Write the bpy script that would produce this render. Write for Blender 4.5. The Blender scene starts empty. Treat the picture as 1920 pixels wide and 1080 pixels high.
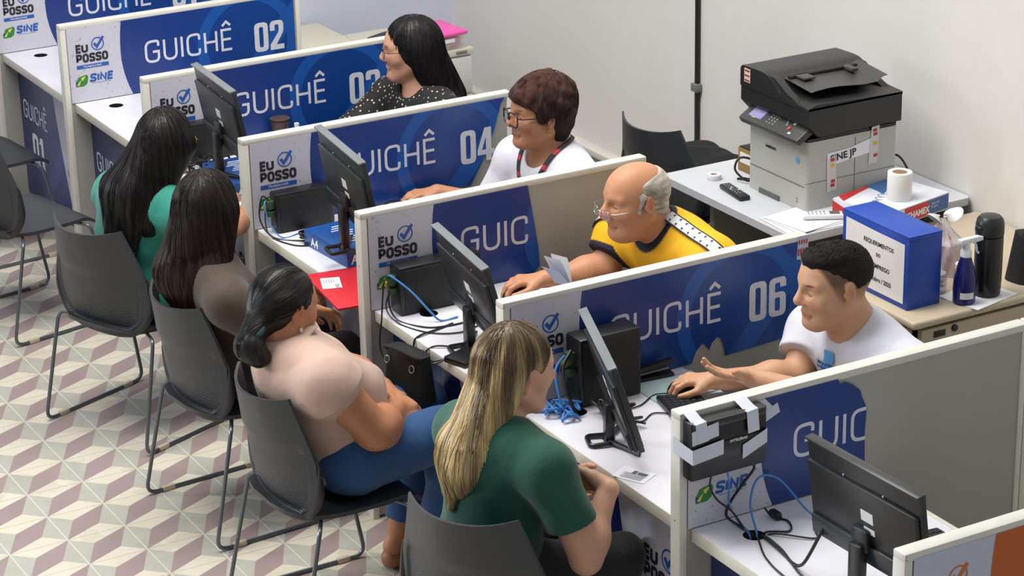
import bpy, bmesh, math, random
import numpy as np
from math import sin, cos, pi, radians as R
from mathutils import Vector as V, Matrix as M4, Euler
from mathutils.geometry import tessellate_polygon
random.seed(4); np.random.seed(4)
S = bpy.context.scene; COL = S.collection

# ---------------------------------------------------------------- camera
camd = bpy.data.cameras.new('camera'); camd.sensor_width = 36; camd.lens = 36*4590.1/1920
cam = bpy.data.objects.new('camera', camd); COL.objects.link(cam); S.camera = cam
AZ, EL, RO = .5108, -.3680, -.0223
fw = V((sin(AZ)*cos(EL), cos(AZ)*cos(EL), sin(EL))); r0 = V((cos(AZ), -sin(AZ), 0)); u0 = r0.cross(fw)
rt = cos(RO)*r0+sin(RO)*u0; up = -sin(RO)*r0+cos(RO)*u0
m = M4((( rt.x, up.x, -fw.x, -2.2515), (rt.y, up.y, -fw.y, -7.653), (rt.z, up.z, -fw.z, 3.6538), (0, 0, 0, 1)))
cam.matrix_world = m; camd.clip_start = .1; camd.clip_end = 60
# ---------------------------------------------------------------- world, daylight and ceiling light, exposure
w = bpy.data.worlds.new('world'); S.world = w; w.use_nodes = True
w.node_tree.nodes['Background'].inputs[0].default_value = (.93, .96, 1, 1)
w.node_tree.nodes['Background'].inputs[1].default_value = .19
def area(name, loc, aim, sx, sy, e, col=(1, 1, 1)):
    l = bpy.data.lights.new(name, 'AREA'); l.shape = 'RECTANGLE'; l.size = sx; l.size_y = sy; l.energy = e; l.color = col
    o = bpy.data.objects.new(name, l); COL.objects.link(o); o.location = loc
    o.rotation_euler = (V(aim)-V(loc)).to_track_quat('-Z', 'Y').to_euler(); return o
area('daylight_opening', (-5.2, 5.0, 3.2), (.8, .2, .5), 4.0, 2.6, 1080, (.90, .95, 1))
area('hall_ceiling_light', (.3, -.6, 5.4), (1.2, -.6, 0), 2.2, 4.5, 180, (1, .97, .92))
S.view_settings.view_transform = 'Standard'; S.view_settings.look = 'None'
S.view_settings.gamma = 1; S.view_settings.use_curve_mapping = False; S.view_settings.exposure = 1.08

# ---------------------------------------------------------------- materials
def lin(c):
    if isinstance(c, str): c = [int(c[i:i+2], 16)/255 for i in (0, 2, 4)]
    return tuple((x/12.92 if x <= .04045 else ((x+.055)/1.055)**2.4) for x in c[:3])+(1,)
MATS = {}
def mat(name, col, rough=.5, metal=0., noise=0., nscale=8., bump=0., bscale=60., col2=None, spec=.5, alpha=1., trans=0., emit=0., stretch=None, sheen=0., sss=0.):
    if name in MATS: return MATS[name]
    m = bpy.data.materials.new(name); m.use_nodes = True; nt = m.node_tree; b = nt.nodes['Principled BSDF']
    b.inputs['Base Color'].default_value = lin(col); b.inputs['Roughness'].default_value = rough
    b.inputs['Metallic'].default_value = metal; b.inputs['Specular IOR Level'].default_value = spec
    if trans: b.inputs['Transmission Weight'].default_value = trans
    if alpha < 1: b.inputs['Alpha'].default_value = alpha
    if sheen: b.inputs['Sheen Weight'].default_value = sheen
    if sss: b.inputs['Subsurface Weight'].default_value = sss; b.inputs['Subsurface Radius'].default_value = (.012, .005, .003); b.inputs['Subsurface Scale'].default_value = 1
    tc = nt.nodes.new('ShaderNodeTexCoord'); mp = nt.nodes.new('ShaderNodeMapping'); nt.links.new(tc.outputs['Object'], mp.inputs[0])
    if stretch: mp.inputs['Scale'].default_value = stretch
    if noise or col2:
        n = nt.nodes.new('ShaderNodeTexNoise'); n.inputs['Scale'].default_value = nscale; n.inputs['Detail'].default_value = 6
        nt.links.new(mp.outputs[0], n.inputs['Vector'])
        r = nt.nodes.new('ShaderNodeValToRGB'); r.color_ramp.elements[0].position = .35; r.color_ramp.elements[1].position = .65
        c1 = lin(col); c2 = lin(col2) if col2 else tuple(x*(1-noise) for x in c1[:3])+(1,)
        r.color_ramp.elements[0].color = c2; r.color_ramp.elements[1].color = c1
        nt.links.new(n.outputs[0], r.inputs[0]); nt.links.new(r.outputs[0], b.inputs['Base Color'])
    if bump:
        n = nt.nodes.new('ShaderNodeTexNoise'); n.inputs['Scale'].default_value = bscale; n.inputs['Detail'].default_value = 4
        nt.links.new(mp.outputs[0], n.inputs['Vector'])
        bp = nt.nodes.new('ShaderNodeBump'); bp.inputs['Strength'].default_value = bump; bp.inputs['Distance'].default_value = .01
        nt.links.new(n.outputs[0], bp.inputs['Height']); nt.links.new(bp.outputs[0], b.inputs['Normal'])
    MATS[name] = m; return m
class NB:   # tiny node builder
    def __init__(s, name, rough=.5):
        s.m = bpy.data.materials.new(name); s.m.use_nodes = True; s.nt = s.m.node_tree
        s.b = s.nt.nodes['Principled BSDF']; s.b.inputs['Roughness'].default_value = rough; MATS[name] = s.m
    def n(s, t, **k):
        x = s.nt.nodes.new(t)
        for a, v in k.items():
            if a.startswith('i_'): x.inputs[int(a[2:])].default_value = v
            else: setattr(x, a, v)
        return x
    def l(s, a, b): s.nt.links.new(a, b)
    def math(s, op, a, b=None, c=None):
        x = s.nt.nodes.new('ShaderNodeMath'); x.operation = op
        for i, v in enumerate((a, b, c)):
            if v is None: continue
            if isinstance(v, (int, float)): x.inputs[i].default_value = v
            else: s.l(v, x.inputs[i])
        return x.outputs[0]
    def mix(s, f, a, b):
        x = s.nt.nodes.new('ShaderNodeMix'); x.data_type = 'RGBA'
        if isinstance(f, (int, float)): x.inputs[0].default_value = f
        else: s.l(f, x.inputs[0])
        for i, v in ((6, a), (7, b)):
            if isinstance(v, tuple): x.inputs[i].default_value = v
            else: s.l(v, x.inputs[i])
        return x.outputs[2]
    def xyz(s, out='Object', scale=None):
        tc = s.n('ShaderNodeTexCoord'); o = tc.outputs[out]
        if scale: mp = s.n('ShaderNodeMapping'); mp.inputs['Scale'].default_value = scale; s.l(o, mp.inputs[0]); o = mp.outputs[0]
        sp = s.n('ShaderNodeSeparateXYZ'); s.l(o, sp.inputs[0]); return o, sp.outputs[0], sp.outputs[1], sp.outputs[2]
    def noise(s, vec, scale, detail=4, rough=.5):
        x = s.n('ShaderNodeTexNoise'); x.inputs['Scale'].default_value = scale; x.inputs['Detail'].default_value = detail; x.inputs['Roughness'].default_value = rough
        s.l(vec, x.inputs['Vector']); return x.outputs[0]
    def ramp(s, f, *st):
        x = s.n('ShaderNodeValToRGB'); e = x.color_ramp.elements
        while len(e) < len(st): e.new(.5)
        for k, (p, c) in enumerate(st): e[k].position = p; e[k].color = c
        s.l(f, x.inputs[0]); return x.outputs[0]
    def bump(s, h, st=.3, d=.01):
        x = s.n('ShaderNodeBump'); x.inputs['Strength'].default_value = st; x.inputs['Distance'].default_value = d
        s.l(h, x.inputs['Height']); s.l(x.outputs[0], s.b.inputs['Normal'])

# ---------------------------------------------------------------- mesh helpers
def link(name, me, parent=None, mats=()):
    o = bpy.data.objects.new(name, me); COL.objects.link(o)
    if me is not None:
        for mm in (mats if isinstance(mats, (list, tuple)) else [mats]):
            if mm: me.materials.append(mm)
    if parent: o.parent = parent
    return o
def tag(o, label, cat, group=None, kind=None):
    if label: o['label'] = label
    if cat: o['category'] = cat
    if group: o['group'] = group
    if kind: o['kind'] = kind
    return o
def empty(name, loc=(0, 0, 0), rz=0, label=None, cat=None, group=None):
    o = bpy.data.objects.new(name, None); COL.objects.link(o); o.location = loc; o.rotation_euler = (0, 0, rz)
    o.empty_display_size = .05; return tag(o, label, cat, group)
class MB:
    """collects shapes of several materials as ONE mesh"""
    def __init__(s): s.v = []; s.f = []; s.mi = []; s.sm = []
    def add(s, vs, fs, mi=0, smooth=False, T=None):
        n = len(s.v)
        s.v += [tuple(T @ V(p)) if T is not None else tuple(p) for p in vs]
        s.f += [tuple(i+n for i in f) for f in fs]; s.mi += [mi]*len(fs); s.sm += [smooth]*len(fs); return s
    def box(s, c, d, mi=0, b=0, T=None, rz=0, rx=0, ry=0, seg=2):
        bm = bmesh.new(); bmesh.ops.create_cube(bm, size=1)
        for v in bm.verts: v.co = V((v.co.x*d[0], v.co.y*d[1], v.co.z*d[2]))
        if b: bmesh.ops.bevel(bm, geom=bm.edges[:], offset=min(b, min(d)*.49), segments=seg, profile=.5, affect='EDGES')
        L = M4.Translation(c) @ Euler((rx, ry, rz)).to_matrix().to_4x4()
        if T is not None: L = T @ L
        bm.verts.index_update()
        s.add([v.co for v in bm.verts], [[v.index for v in f.verts] for f in bm.faces], mi, b > 0, L); bm.free(); return s
    def tube(s, pts, r, mi=0, n=8, closed=False, T=None, cap=True):
        P = [V(p) for p in pts]; k = len(P); rr = r if isinstance(r, (list, tuple)) else [r]*k
        vs = []; nrm = None
        for i in range(k):
            a = P[i-1] if (i > 0 or closed) else P[i]; b = P[(i+1) % k] if (i < k-1 or closed) else P[i]
            t = (b-a).normalized() if (b-a).length > 1e-9 else V((0, 0, 1))
            if nrm is None: nrm = t.orthogonal().normalized()
            nrm = (nrm-t*nrm.dot(t)); nrm = nrm.normalized() if nrm.length > 1e-6 else t.orthogonal().normalized()
            bn = t.cross(nrm)
            for j in range(n): a2 = 2*pi*j/n; vs.append(P[i]+(nrm*cos(a2)+bn*sin(a2))*rr[i])
        fs = []
        for i in range(k if closed else k-1):
            i2 = (i+1) % k
            for j in range(n): fs.append((i*n+j, i*n+(j+1) % n, i2*n+(j+1) % n, i2*n+j))
        if cap and not closed: fs.append(tuple(range(n))[::-1]); fs.append(tuple((k-1)*n+j for j in range(n)))
        return s.add(vs, fs, mi, True, T)
    def lathe(s, prof, c=(0, 0, 0), mi=0, n=28, T=None, flat=False):
        vs = []; fs = []
        for (r, z) in prof:
            for j in range(n): a = 2*pi*j/n; vs.append((c[0]+r*cos(a), c[1]+r*sin(a), c[2]+z))
        for i in range(len(prof)-1):
            for j in range(n): fs.append((i*n+j, i*n+(j+1) % n, (i+1)*n+(j+1) % n, (i+1)*n+j))
        if prof[0][0] > 1e-6: fs.append(tuple(range(n))[::-1])
        if prof[-1][0] > 1e-6: fs.append(tuple((len(prof)-1)*n+j for j in range(n)))
        return s.add(vs, fs, mi, not flat, T)
    def prism(s, poly, d, mi=0, T=None):
        """poly in XY extruded 0..d along Z, then T"""
        n = len(poly); vs = [(x, y, 0) for x, y in poly]+[(x, y, d) for x, y in poly]
        tri = tessellate_polygon([[V((x, y, 0)) for x, y in poly]])
        fs = [tuple(t) for t in tri]+[tuple(i+n for i in t)[::-1] for t in tri]
        fs += [(i, (i+1) % n, (i+1) % n+n, i+n) for i in range(n)]
        return s.add(vs, fs, mi, False, T)
    def poly(s, poly, z=0, mi=0, T=None):
        vs = [(x, y, z) for x, y in poly]; return s.add(vs, [tuple(t) for t in tessellate_polygon([[V(p) for p in vs]])], mi, False, T)
    def grid(s, fn, nu, nv, mi=0, T=None, smooth=True):
        vs = [fn(i/nu, j/nv) for j in range(nv+1) for i in range(nu+1)]
        fs = [(j*(nu+1)+i, j*(nu+1)+i+1, (j+1)*(nu+1)+i+1, (j+1)*(nu+1)+i) for j in range(nv) for i in range(nu)]
        return s.add(vs, fs, mi, smooth, T)
    def build(s, name, mats, parent=None, recalc=True, sharp=.6, loc=None):
        me = bpy.data.meshes.new(name); me.from_pydata(s.v, [], s.f)
        me.polygons.foreach_set('material_index', s.mi); me.polygons.foreach_set('use_smooth', s.sm)
        if recalc:
            bm = bmesh.new(); bm.from_mesh(me); bmesh.ops.recalc_face_normals(bm, faces=bm.faces[:]); bm.to_mesh(me); bm.free()
        me.set_sharp_from_angle(angle=sharp); me.update()
        o = link(name, me, parent, mats)
        if loc: o.location = loc
        return o
def catmull(pts, n=8, closed=False):
    P = [V(p) for p in pts]; out = []; k = len(P)
    for i in range(k if closed else k-1):
        p0 = P[i-1] if (i > 0 or closed) else P[0]*2-P[1]; p1 = P[i]; p2 = P[(i+1) % k]
        p3 = P[(i+2) % k] if (i+2 < k or closed) else p2*2-p1
        for j in range(n):
            t = j/n; out.append(.5*((2*p1)+(p2-p0)*t+(2*p0-5*p1+4*p2-p3)*t*t+(3*p1-p0-3*p2+p3)*t**3))
    if not closed: out.append(P[-1])
    return out
def fillet(pts, r, closed=False, n=5):
    """round the corners of a polyline; r may be per point"""
    P = [V(p) for p in pts]; k = len(P); out = []
    for i in range(k):
        ri = r[i] if isinstance(r, (list, tuple)) else r
        if (not closed and i in (0, k-1)) or ri <= 0: out.append(P[i]); continue
        a = P[i-1]-P[i]; b = P[(i+1) % k]-P[i]; la, lb = a.length, b.length; q = min(ri, la*.5, lb*.5)
        A = P[i]+a/la*q; B = P[i]+b/lb*q
        for j in range(n+1):
            t = j/n; out.append(A*(1-t)**2+P[i]*2*t*(1-t)+B*t*t)
    return out
# stroke lettering -----------------------------------------------------------
GL = {
 'G': (.70, [([(.70, .74), (.70, 1), (0, 1), (0, 0), (.70, 0), (.70, .48), (.38, .48)], [0, .36, .36, .36, .36, 0, 0])]),
 'U': (.66, [([(0, 1), (0, 0), (.66, 0), (.66, 1)], .34)]),
 'I': (0, [([(0, 1), (0, 0)], 0)]),
 'C': (.66, [([(.66, .72), (.66, 1), (0, 1), (0, 0), (.66, 0), (.66, .28)], .34)]),
 'H': (.64, [([(0, 1), (0, 0)], 0), ([(.64, 1), (.64, 0)], 0), ([(0, .5), (.64, .5)], 0)]),
 'E': (.54, [([(.54, 1), (0, 1), (0, 0), (.54, 0)], 0), ([(0, .52), (.5, .52)], 0)]),
 '^': (.54, [([(.54, 1), (0, 1), (0, 0), (.54, 0)], 0), ([(0, .52), (.5, .52)], 0), ([(.04, 1.2), (.27, 1.4), (.50, 1.2)], 0)]),
 'P': (.56, [([(0, 0), (0, 1), (.56, 1), (.56, .42), (0, .42)], [0, 0, .28, .28, 0])]),
 'O': (.60, [([(0, 0), (.60, 0), (.60, 1), (0, 1)], .34, 1)]),
 'S': (.56, [([(.56, .78), (.56, 1), (0, 1), (0, .54), (.56, .46), (.56, 0), (0, 0), (0, .22)], .26)]),
 'N': (.60, [([(0, 0), (0, 1), (.60, 0), (.60, 1)], 0)]),
 '0': (.36, [([(0, 0), (.36, 0), (.36, 1), (0, 1)], .18, 1)]),
 '1': (.20, [([(.0, .84), (.2, .92), (.2, -.08)], 0)]),
 '2': (.36, [([(0, .70), (0, 1), (.36, 1), (.36, .62), (.0, .14), (0, 0), (.42, 0)], [0, .18, .18, .1, 0, 0, 0])]),
 '3': (.36, [([(0, .78), (0, 1), (.36, 1), (.36, .52), (.1, .52)], [0, .18, .18, .14, 0]), ([(.1, .52), (.36, .52), (.36, 0), (0, 0), (0, .24)], [0, .14, .18, .18, 0])]),
 '4': (.44, [([(.30, -.09), (.30, 1.0), (.22, 1.0), (-.02, .26), (.46, .26)], 0)]),
 '5': (.36, [([(.4, 1), (0, 1), (0, .56), (.36, .6), (.36, 0), (0, 0), (0, .22)], [0, 0, 0, .14, .18, .18, 0])]),
 '6': (.36, [([(.36, .76), (.36, 1), (0, 1), (0, 0), (.36, 0), (.36, .56), (.0, .56)], [0, .18, .18, .18, .18, .16, 0])]),
 '7': (.36, [([(0, 1), (.38, 1), (.16, -.08)], 0)]),
}
s_ = .175; W_ = .50; f_ = .17
def _f(P, r): return [(p.x, p.y) for p in fillet([(a, b, 0) for a, b in P], r, True, 4)]
DG = {
 '0': [_f([(0, 0), (W_, 0), (W_, 1), (0, 1)], f_), _f([(s_, .15), (W_-s_, .15), (W_-s_, .85), (s_, .85)], .06)],
 '1': [[(0, .78), (.14, 1), (.34, 1), (.34, 0), (.14, 0), (.14, .78)]],
 '2': [_f([(0, .66), (0, 1), (W_, 1), (W_, .60), (.22, .17), (W_, .17), (W_, 0), (0, 0), (0, .19), (W_-s_, .62), (W_-s_, .86), (s_, .86), (s_, .66)], [0, f_, f_, .1, 0, 0, 0, 0, 0, .08, .05, .05, 0])],
 '3': [_f([(0, .70), (0, 1), (W_, 1), (W_, .54), (W_-.05, .505), (W_, .46), (W_, 0), (0, 0), (0, .30), (s_, .30), (s_, .15), (W_-s_, .15), (W_-s_, .43), (.2, .43), (.2, .58), (W_-s_, .58), (W_-s_, .85), (s_, .85), (s_, .70)], [0, f_, f_, .03, 0, .03, f_, f_, 0, 0, .05, .05, .04, 0, 0, .04, .05, .05, 0])],
 '4': [[(.22, 1), (.44, 1), (.44, .34), (.54, .34), (.54, .19), (.44, .19), (.44, 0), (.26, 0), (.26, .19), (-.02, .19), (-.02, .34)], [(.26, .34), (.26, .72), (.13, .34)]],
 '5': [_f([(0, 1), (W_, 1), (W_, .85), (s_, .85), (s_, .64), (W_, .64), (W_, 0), (0, 0), (0, .3), (s_, .3), (s_, .15), (W_-s_, .15), (W_-s_, .5), (0, .5)], [0, 0, 0, 0, 0, f_, f_, f_, 0, 0, .05, .05, .04, 0])],
 '6': [_f([(0, 0), (W_, 0), (W_, .62), (s_, .62), (s_, .86), (W_-s_, .86), (W_-s_, .74), (W_, .74), (W_, 1), (0, 1)], [f_, f_, f_, 0, .05, .05, 0, 0, f_, f_]), _f([(s_, .14), (W_-s_, .14), (W_-s_, .48), (s_, .48)], .05)],
 '7': [[(0, 1), (W_, 1), (W_, .82), (.30, 0), (.10, 0), (.31, .83), (0, .83)]],
}
def digits(mb, txt, u, v, h, z, mi, T, gap=.06, xs=1.):
    for ch in txt:
        loops = [[V((u+x*h*xs, v+y*h, z)) for x, y in L] for L in DG[ch]]
        vs = [p for L in loops for p in L]; mb.add(vs, [tuple(t) for t in tessellate_polygon(loops)], mi, False, T)
        u += (.34 if ch == '1' else .5)*h*xs+gap*h
def ribbon(mb, pts, wd, z, mi, T, closed=False, maxu=None):
    P = [V((p[0], p[1], 0)) for p in pts]; k = len(P); vs = []
    for i in range(k):
        a = P[i-1] if (i > 0 or closed) else None; b = P[(i+1) % k] if (i < k-1 or closed) else None
        d1 = (P[i]-a).normalized() if a is not None and (P[i]-a).length > 1e-9 else None; d2 = (b-P[i]).normalized() if b is not None and (b-P[i]).length > 1e-9 else None
        d1 = d1 or d2; d2 = d2 or d1
        n1 = V((-d1.y, d1.x, 0)); n2 = V((-d2.y, d2.x, 0)); nn = n1+n2
        nn = nn.normalized() if nn.length > 1e-6 else n1; sc = 1/max(.5, nn.dot(n1))
        vs += [P[i]+nn*wd/2*sc, P[i]-nn*wd/2*sc]
    if maxu is not None: vs = [V((min(v.x, maxu), v.y, 0)) for v in vs]
    vs = [(v.x, v.y, z) for v in vs]; fs = []
    for i in range(k if closed else k-1): j = (i+1) % k; fs.append((2*i, 2*j, 2*j+1, 2*i+1))
    mb.add(vs, fs, mi, False, T)
def letters(mb, txt, u, v, h, wd, z, mi, T, gap=.3, xs=1., slant=0., only=None, maxu=None):
    """h = centre-line height"""
    for k, ch in enumerate(txt):
        if ch == ' ': u += h*.45; continue
        g = GL[ch]; z += .00002
        if only is None or k in only:
            for st in g[1]:
                pts, rr = st[0], st[1]; cl = len(st) > 2
                P = fillet([(x*xs*h, y*h, 0) for x, y in pts], [q*h for q in rr] if isinstance(rr, list) else rr*h, cl)
                z += .00002; ribbon(mb, [(u+p.x+slant*p.y, v+p.y) for p in P], wd, z, mi, T, cl, maxu)
        u += g[0]*xs*h+wd+gap*h
    return u
def text_mesh(mb, txt, size, mi, T, bold=0., xs=1., align='LEFT', z=0):
    c = bpy.data.curves.new('t', 'FONT'); c.body = txt; c.size = size; c.offset = bold; c.align_x = align; c.resolution_u = 3
    o = bpy.data.objects.new('t', c); COL.objects.link(o)
    me = o.to_mesh(); vs = [(v.co.x*xs, v.co.y, z) for v in me.vertices]; fs = [tuple(p.vertices) for p in me.polygons]
    o.to_mesh_clear(); bpy.data.objects.remove(o); bpy.data.curves.remove(c)
    mb.add(vs, fs, mi, False, T)
def basis(o, u, v):
    """matrix sending (x,y,z) to o + x*u + y*v + z*(u x v)"""
    u = V(u).normalized(); v = V(v).normalized(); n = u.cross(v)
    return M4(((u.x, v.x, n.x, o[0]), (u.y, v.y, n.y, o[1]), (u.z, v.z, n.z, o[2]), (0, 0, 0, 1)))
def tape(mb, pts, wd, mi, side, th=.0006, T=None):
    """flat strip following pts, widening along side"""
    s_ = V(side).normalized()*wd/2; P = [V(p) for p in pts]
    vs = []; fs = []
    for p in P: vs += [p+s_, p-s_]
    for i in range(len(P)-1): fs.append((2*i, 2*i+2, 2*i+3, 2*i+1))
    mb.add(vs, fs, mi, False, T)
# ================================================================ setting
DZ = .7435; X0 = .925; SP = .9228; TH = .0445; PH = 1.0815; XE = 2.007; DF = .965; DR = 1.542; WX = 3.30; WY = 2.80
def PY(k): return -2.8068+(7-k)*SP      # far face of partition k; its near face is PY(k)-TH

# cement tiles, 20 cm: cream, grey and mauve facets
b = NB('cement_tile', .38); o_, x, y, z = b.xyz()
def fr(a, s): return b.math('FRACT', b.math('MULTIPLY', a, s))
u = fr(x, 5); v = fr(b.math('MULTIPLY', y, -1), 5)
fold = b.math('GREATER_THAN', b.math('ADD', u, v), 1)
def fl(a): return b.math('ADD', b.math('MULTIPLY', a, b.math('SUBTRACT', 1, b.math('MULTIPLY', fold, 2))), fold)
fu, fv = fl(u), fl(v)
cream = b.math('LESS_THAN', fv, b.math('MINIMUM', fu, b.math('MULTIPLY', b.math('SUBTRACT', 1, fu), .5)))
grey = b.math('LESS_THAN', fu, b.math('MINIMUM', fv, b.math('MULTIPLY', b.math('SUBTRACT', 1, fv), .5)))
n1 = b.noise(o_, 3.2, 6, .6); n2 = b.noise(o_, 60, 4, .6); n3 = b.noise(o_, 9, 3)
cr = b.mix(n3, lin('dad6c8'), lin('cdc5ad')); gy = b.mix(n3, lin('b9b9ae'), lin('a3a498')); mv = b.mix(n3, lin('8f7c7d'), lin('a08d8c'))
c = b.mix(grey, b.mix(cream, mv, cr), gy)
c = b.mix(b.math('MULTIPLY', b.math('GREATER_THAN', n1, .56), .16), c, lin('8d8574'))
c = b.mix(b.math('MULTIPLY', n2, .18), c, lin('a59f93'))
e = b.math('MINIMUM', b.math('MINIMUM', u, v), b.math('MINIMUM', b.math('SUBTRACT', 1, u), b.math('SUBTRACT', 1, v)))
eu = b.math('MINIMUM', u, b.math('SUBTRACT', 1, u)); ev = b.math('MINIMUM', v, b.math('SUBTRACT', 1, v))
c = b.mix(b.math('MULTIPLY', b.math('LESS_THAN', ev, .007), .55), c, lin('6f6a62'))
c = b.mix(b.math('MULTIPLY', b.math('LESS_THAN', eu, .011), .7), c, lin('d8d6cf'))
b.l(c, b.b.inputs['Base Color']); b.bump(b.math('ADD', b.math('MULTIPLY', b.math('GREATER_THAN', e, .01), .5), b.math('MULTIPLY', n2, .2)), .25, .003)
b.l(b.math('ADD', .28, b.math('MULTIPLY', n1, .22)), b.b.inputs['Roughness'])
f = MB().box((-.7, -1.2, -.03), (8.0, 8.0, .06)).build('floor', MATS['cement_tile']); tag(f, None, None, kind='structure')

wm = mat('white_painted_wall', 'dcdad6', .75, noise=.05, nscale=1.6, bump=.08, bscale=25)
wb = mat('daylight_tinted_wall', 'c9cbdd', .75, noise=.04, nscale=1.2, bump=.05, bscale=25)  # back wall's lavender is daylight tint put into the base colour
tag(MB().box((WX+.06, -1.2, 2.2), (.12, 8.0, 4.5)).build('wall_right', wm), None, None, kind='structure')
tag(MB().box((-.7, WY+.06, 2.2), (8.0, .12, 4.5)).build('wall_back', wb), None, None, kind='structure')
t = MB(); t.box((WX-.012, (WY-5.2)/2, .11), (.02, WY+5.2, .22), 1); t.box((WX-.03, (WY-5.2)/2, .225), (.06, WY+5.2, .03), 0, .004)
tag(t.build('baseboard_right', [mat('ledge_paint', 'cfccc4', .5), mat('shaded_skirting', '9d9b93', .6)]), None, None, kind='structure')  # face under the ledge darkened in its colour for the shade there

# ================================================================ partitions with their printed signs
b = NB('grey_laminate', .5); o_, x, y, z = b.xyz(); n1 = b.noise(o_, 5, 5); n2 = b.noise(o_, 11, 6, .7)
c = b.mix(n1, lin('aaa9a2'), lin('9f9e97')); c = b.mix(b.math('MULTIPLY', b.math('MAXIMUM', b.math('SUBTRACT', n2, .66), 0), 4), c, lin('6b5f50')); b.l(c, b.b.inputs['Base Color']); lam = b.m
capm = mat('cream_edge_trim', 'd5d3ca', .4, noise=.05, nscale=14)
# printed film: pale concrete texture with specks
b = NB('pale_print', .42); o_, x, y, z = b.xyz()
n1 = b.noise(o_, 70, 3, .6); n2 = b.noise(o_, 9, 4, .6); st = b.math('SINE', b.math('MULTIPLY', b.math('SUBTRACT', z, b.math('ADD', x, y)), 900))
c = b.mix(n2, lin('cdccd6'), lin('bdbdca')); c = b.mix(b.math('MULTIPLY', b.math('GREATER_THAN', n1, .66), .5), c, lin('5d5c6c'))
c = b.mix(b.math('MULTIPLY', b.math('GREATER_THAN', st, .2), .13), c, lin('8c8ca4')); b.l(c, b.b.inputs['Base Color'])
def blue(name, uz, c0, c1, c2):
    """blue print: violet left to bright right, one broad ring, one diagonal band. uz: (axis, origin, sign)"""
    b = NB(name, .3); o_, x, y, z = b.xyz(); a = {'x': x, 'y': y}[uz[0]]
    u = b.math('MULTIPLY', b.math('SUBTRACT', a, uz[1]), uz[2]); v = b.math('SUBTRACT', z, DZ)
    g = b.math('MINIMUM', b.math('MAXIMUM', b.math('MULTIPLY', b.math('SUBTRACT', u, .25), 1.6), 0), 1)
    c = b.mix(g, lin(c0), lin(c1))
    du = b.math('SUBTRACT', u, .83); dv = b.math('SUBTRACT', v, .14)
    r = b.math('SQRT', b.math('ADD', b.math('MULTIPLY', du, du), b.math('MULTIPLY', dv, dv)))
    ring = b.math('MULTIPLY', b.math('GREATER_THAN', r, .185), b.math('LESS_THAN', r, .232))
    dg = b.math('SUBTRACT', u, b.math('MULTIPLY', v, .9)); band = b.math('MULTIPLY', b.math('GREATER_THAN', dg, .78), b.math('LESS_THAN', dg, .87))
    c = b.mix(b.math('MULTIPLY', b.math('MAXIMUM', ring, band), .75), c, lin(c2))
    c = b.mix(b.math('MULTIPLY', b.noise(o_, 2.5, 2), .3), c, lin(c0))
    b.l(c, b.b.inputs['Base Color']); b.bump(b.noise(o_, 3, 2), .25, .02); return b.m
bs = blue('blue_print_sign', ('x', X0, 1), '1a3478', '0b3f8a', '1d5db0')
wht = mat('white_print', 'd3d5e0', .45, noise=.08, nscale=60); blk = mat('black_print', '23232b', .5)
blu2 = mat('logo_blue', '2257a8', .45); grn = mat('flag_green', '2f7d3c', .45); yel = mat('flag_yellow', 'd8cf5a', .45); nav = mat('flag_navy', '1d3f86', .45)
org = mat('orange_print', 'b8591c', .45); orl = mat('orange_logo', 'c56a2a', .45); pale2 = mat('pale_lilac_film', 'b9bccd', .45)
SM = [MATS['pale_print'], bs, wht, blk, blu2, grn, yel, nav, org, orl, pale2]
BL = 0, 1, 2, 3, 4, 5, 6, 7, 8, 9, 10
def logo(mb, T, u, v, s=1., ck=4, z=.0008, upper=True, lower=True, bar=4):
    """EU POSSO with tick and bar, the flag and SINE; u,v = left foot of POSSO, s scale"""
    if upper:
        letters(mb, 'EU', u+.004*s, v+.046*s, .0285*s, .0095*s, z, 3, T, -.06, 1.08)
        letters(mb, 'POSSO', u+.003*s, v+.004*s, .0285*s, .0095*s, z, 3, T, .05, 1.06)
        cx, cy, r = u+.096*s, v+.072*s, .026*s
        ribbon(mb, [(cx+r*cos(a), cy+r*sin(a)) for a in [i*2*pi/28 for i in range(28)]], .0045*s, z, ck, T, True)
        ribbon(mb, [(cx-.016*s, cy+.004*s), (cx-.004*s, cy-.012*s), (cx+.026*s, cy+.028*s)], .011*s, z+.0003, ck, T)
        mb.poly([(u-.002*s, v-.026*s), (u+.136*s, v-.026*s), (u+.138*s, v-.024*s), (u+.138*s, v-.012*s), (u+.136*s, v-.010*s), (u-.002*s, v-.010*s)], z, bar, T)
        text_mesh(mb, 'TRABALHAR', .0115*s, 2, T @ M4.Translation((u+.026*s, v-.022*s, z+.0004)), .0002, 1.25)
    if lower:
        q = v-.074*s; w_ = u-.012*s
        mb.poly([(w_, q-.012*s), (w_+.012*s, q+.014*s), (w_+.05*s, q+.022*s), (w_+.056*s, q+.012*s), (w_+.05*s, q-.016*s), (w_+.036*s, q-.026*s), (w_, q-.026*s)], z, 5, T)
        mb.poly([(w_+.004*s, q-.018*s), (w_+.026*s, q+.004*s), (w_+.014*s, q-.022*s)], z+.0003, 6, T)
        mb.poly([(w_+.024*s, q+.010*s), (w_+.046*s, q+.016*s), (w_+.030*s, q-.004*s)], z+.0003, 6, T)
        mb.poly([(w_, q-.022*s), (w_+.010*s, q-.012*s), (w_, q-.002*s)], z+.0004, 7, T)
        letters(mb, 'SINE', u+.054*s, q-.009*s, .027*s, .0088*s, z, 4, T, .12, 1.28, .16)
        text_mesh(mb, 'Sistema Nacional de Emprego', .0065*s, 4, T @ M4.Translation((u+.062*s, q-.020*s, z)), 0, 1.0)
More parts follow.
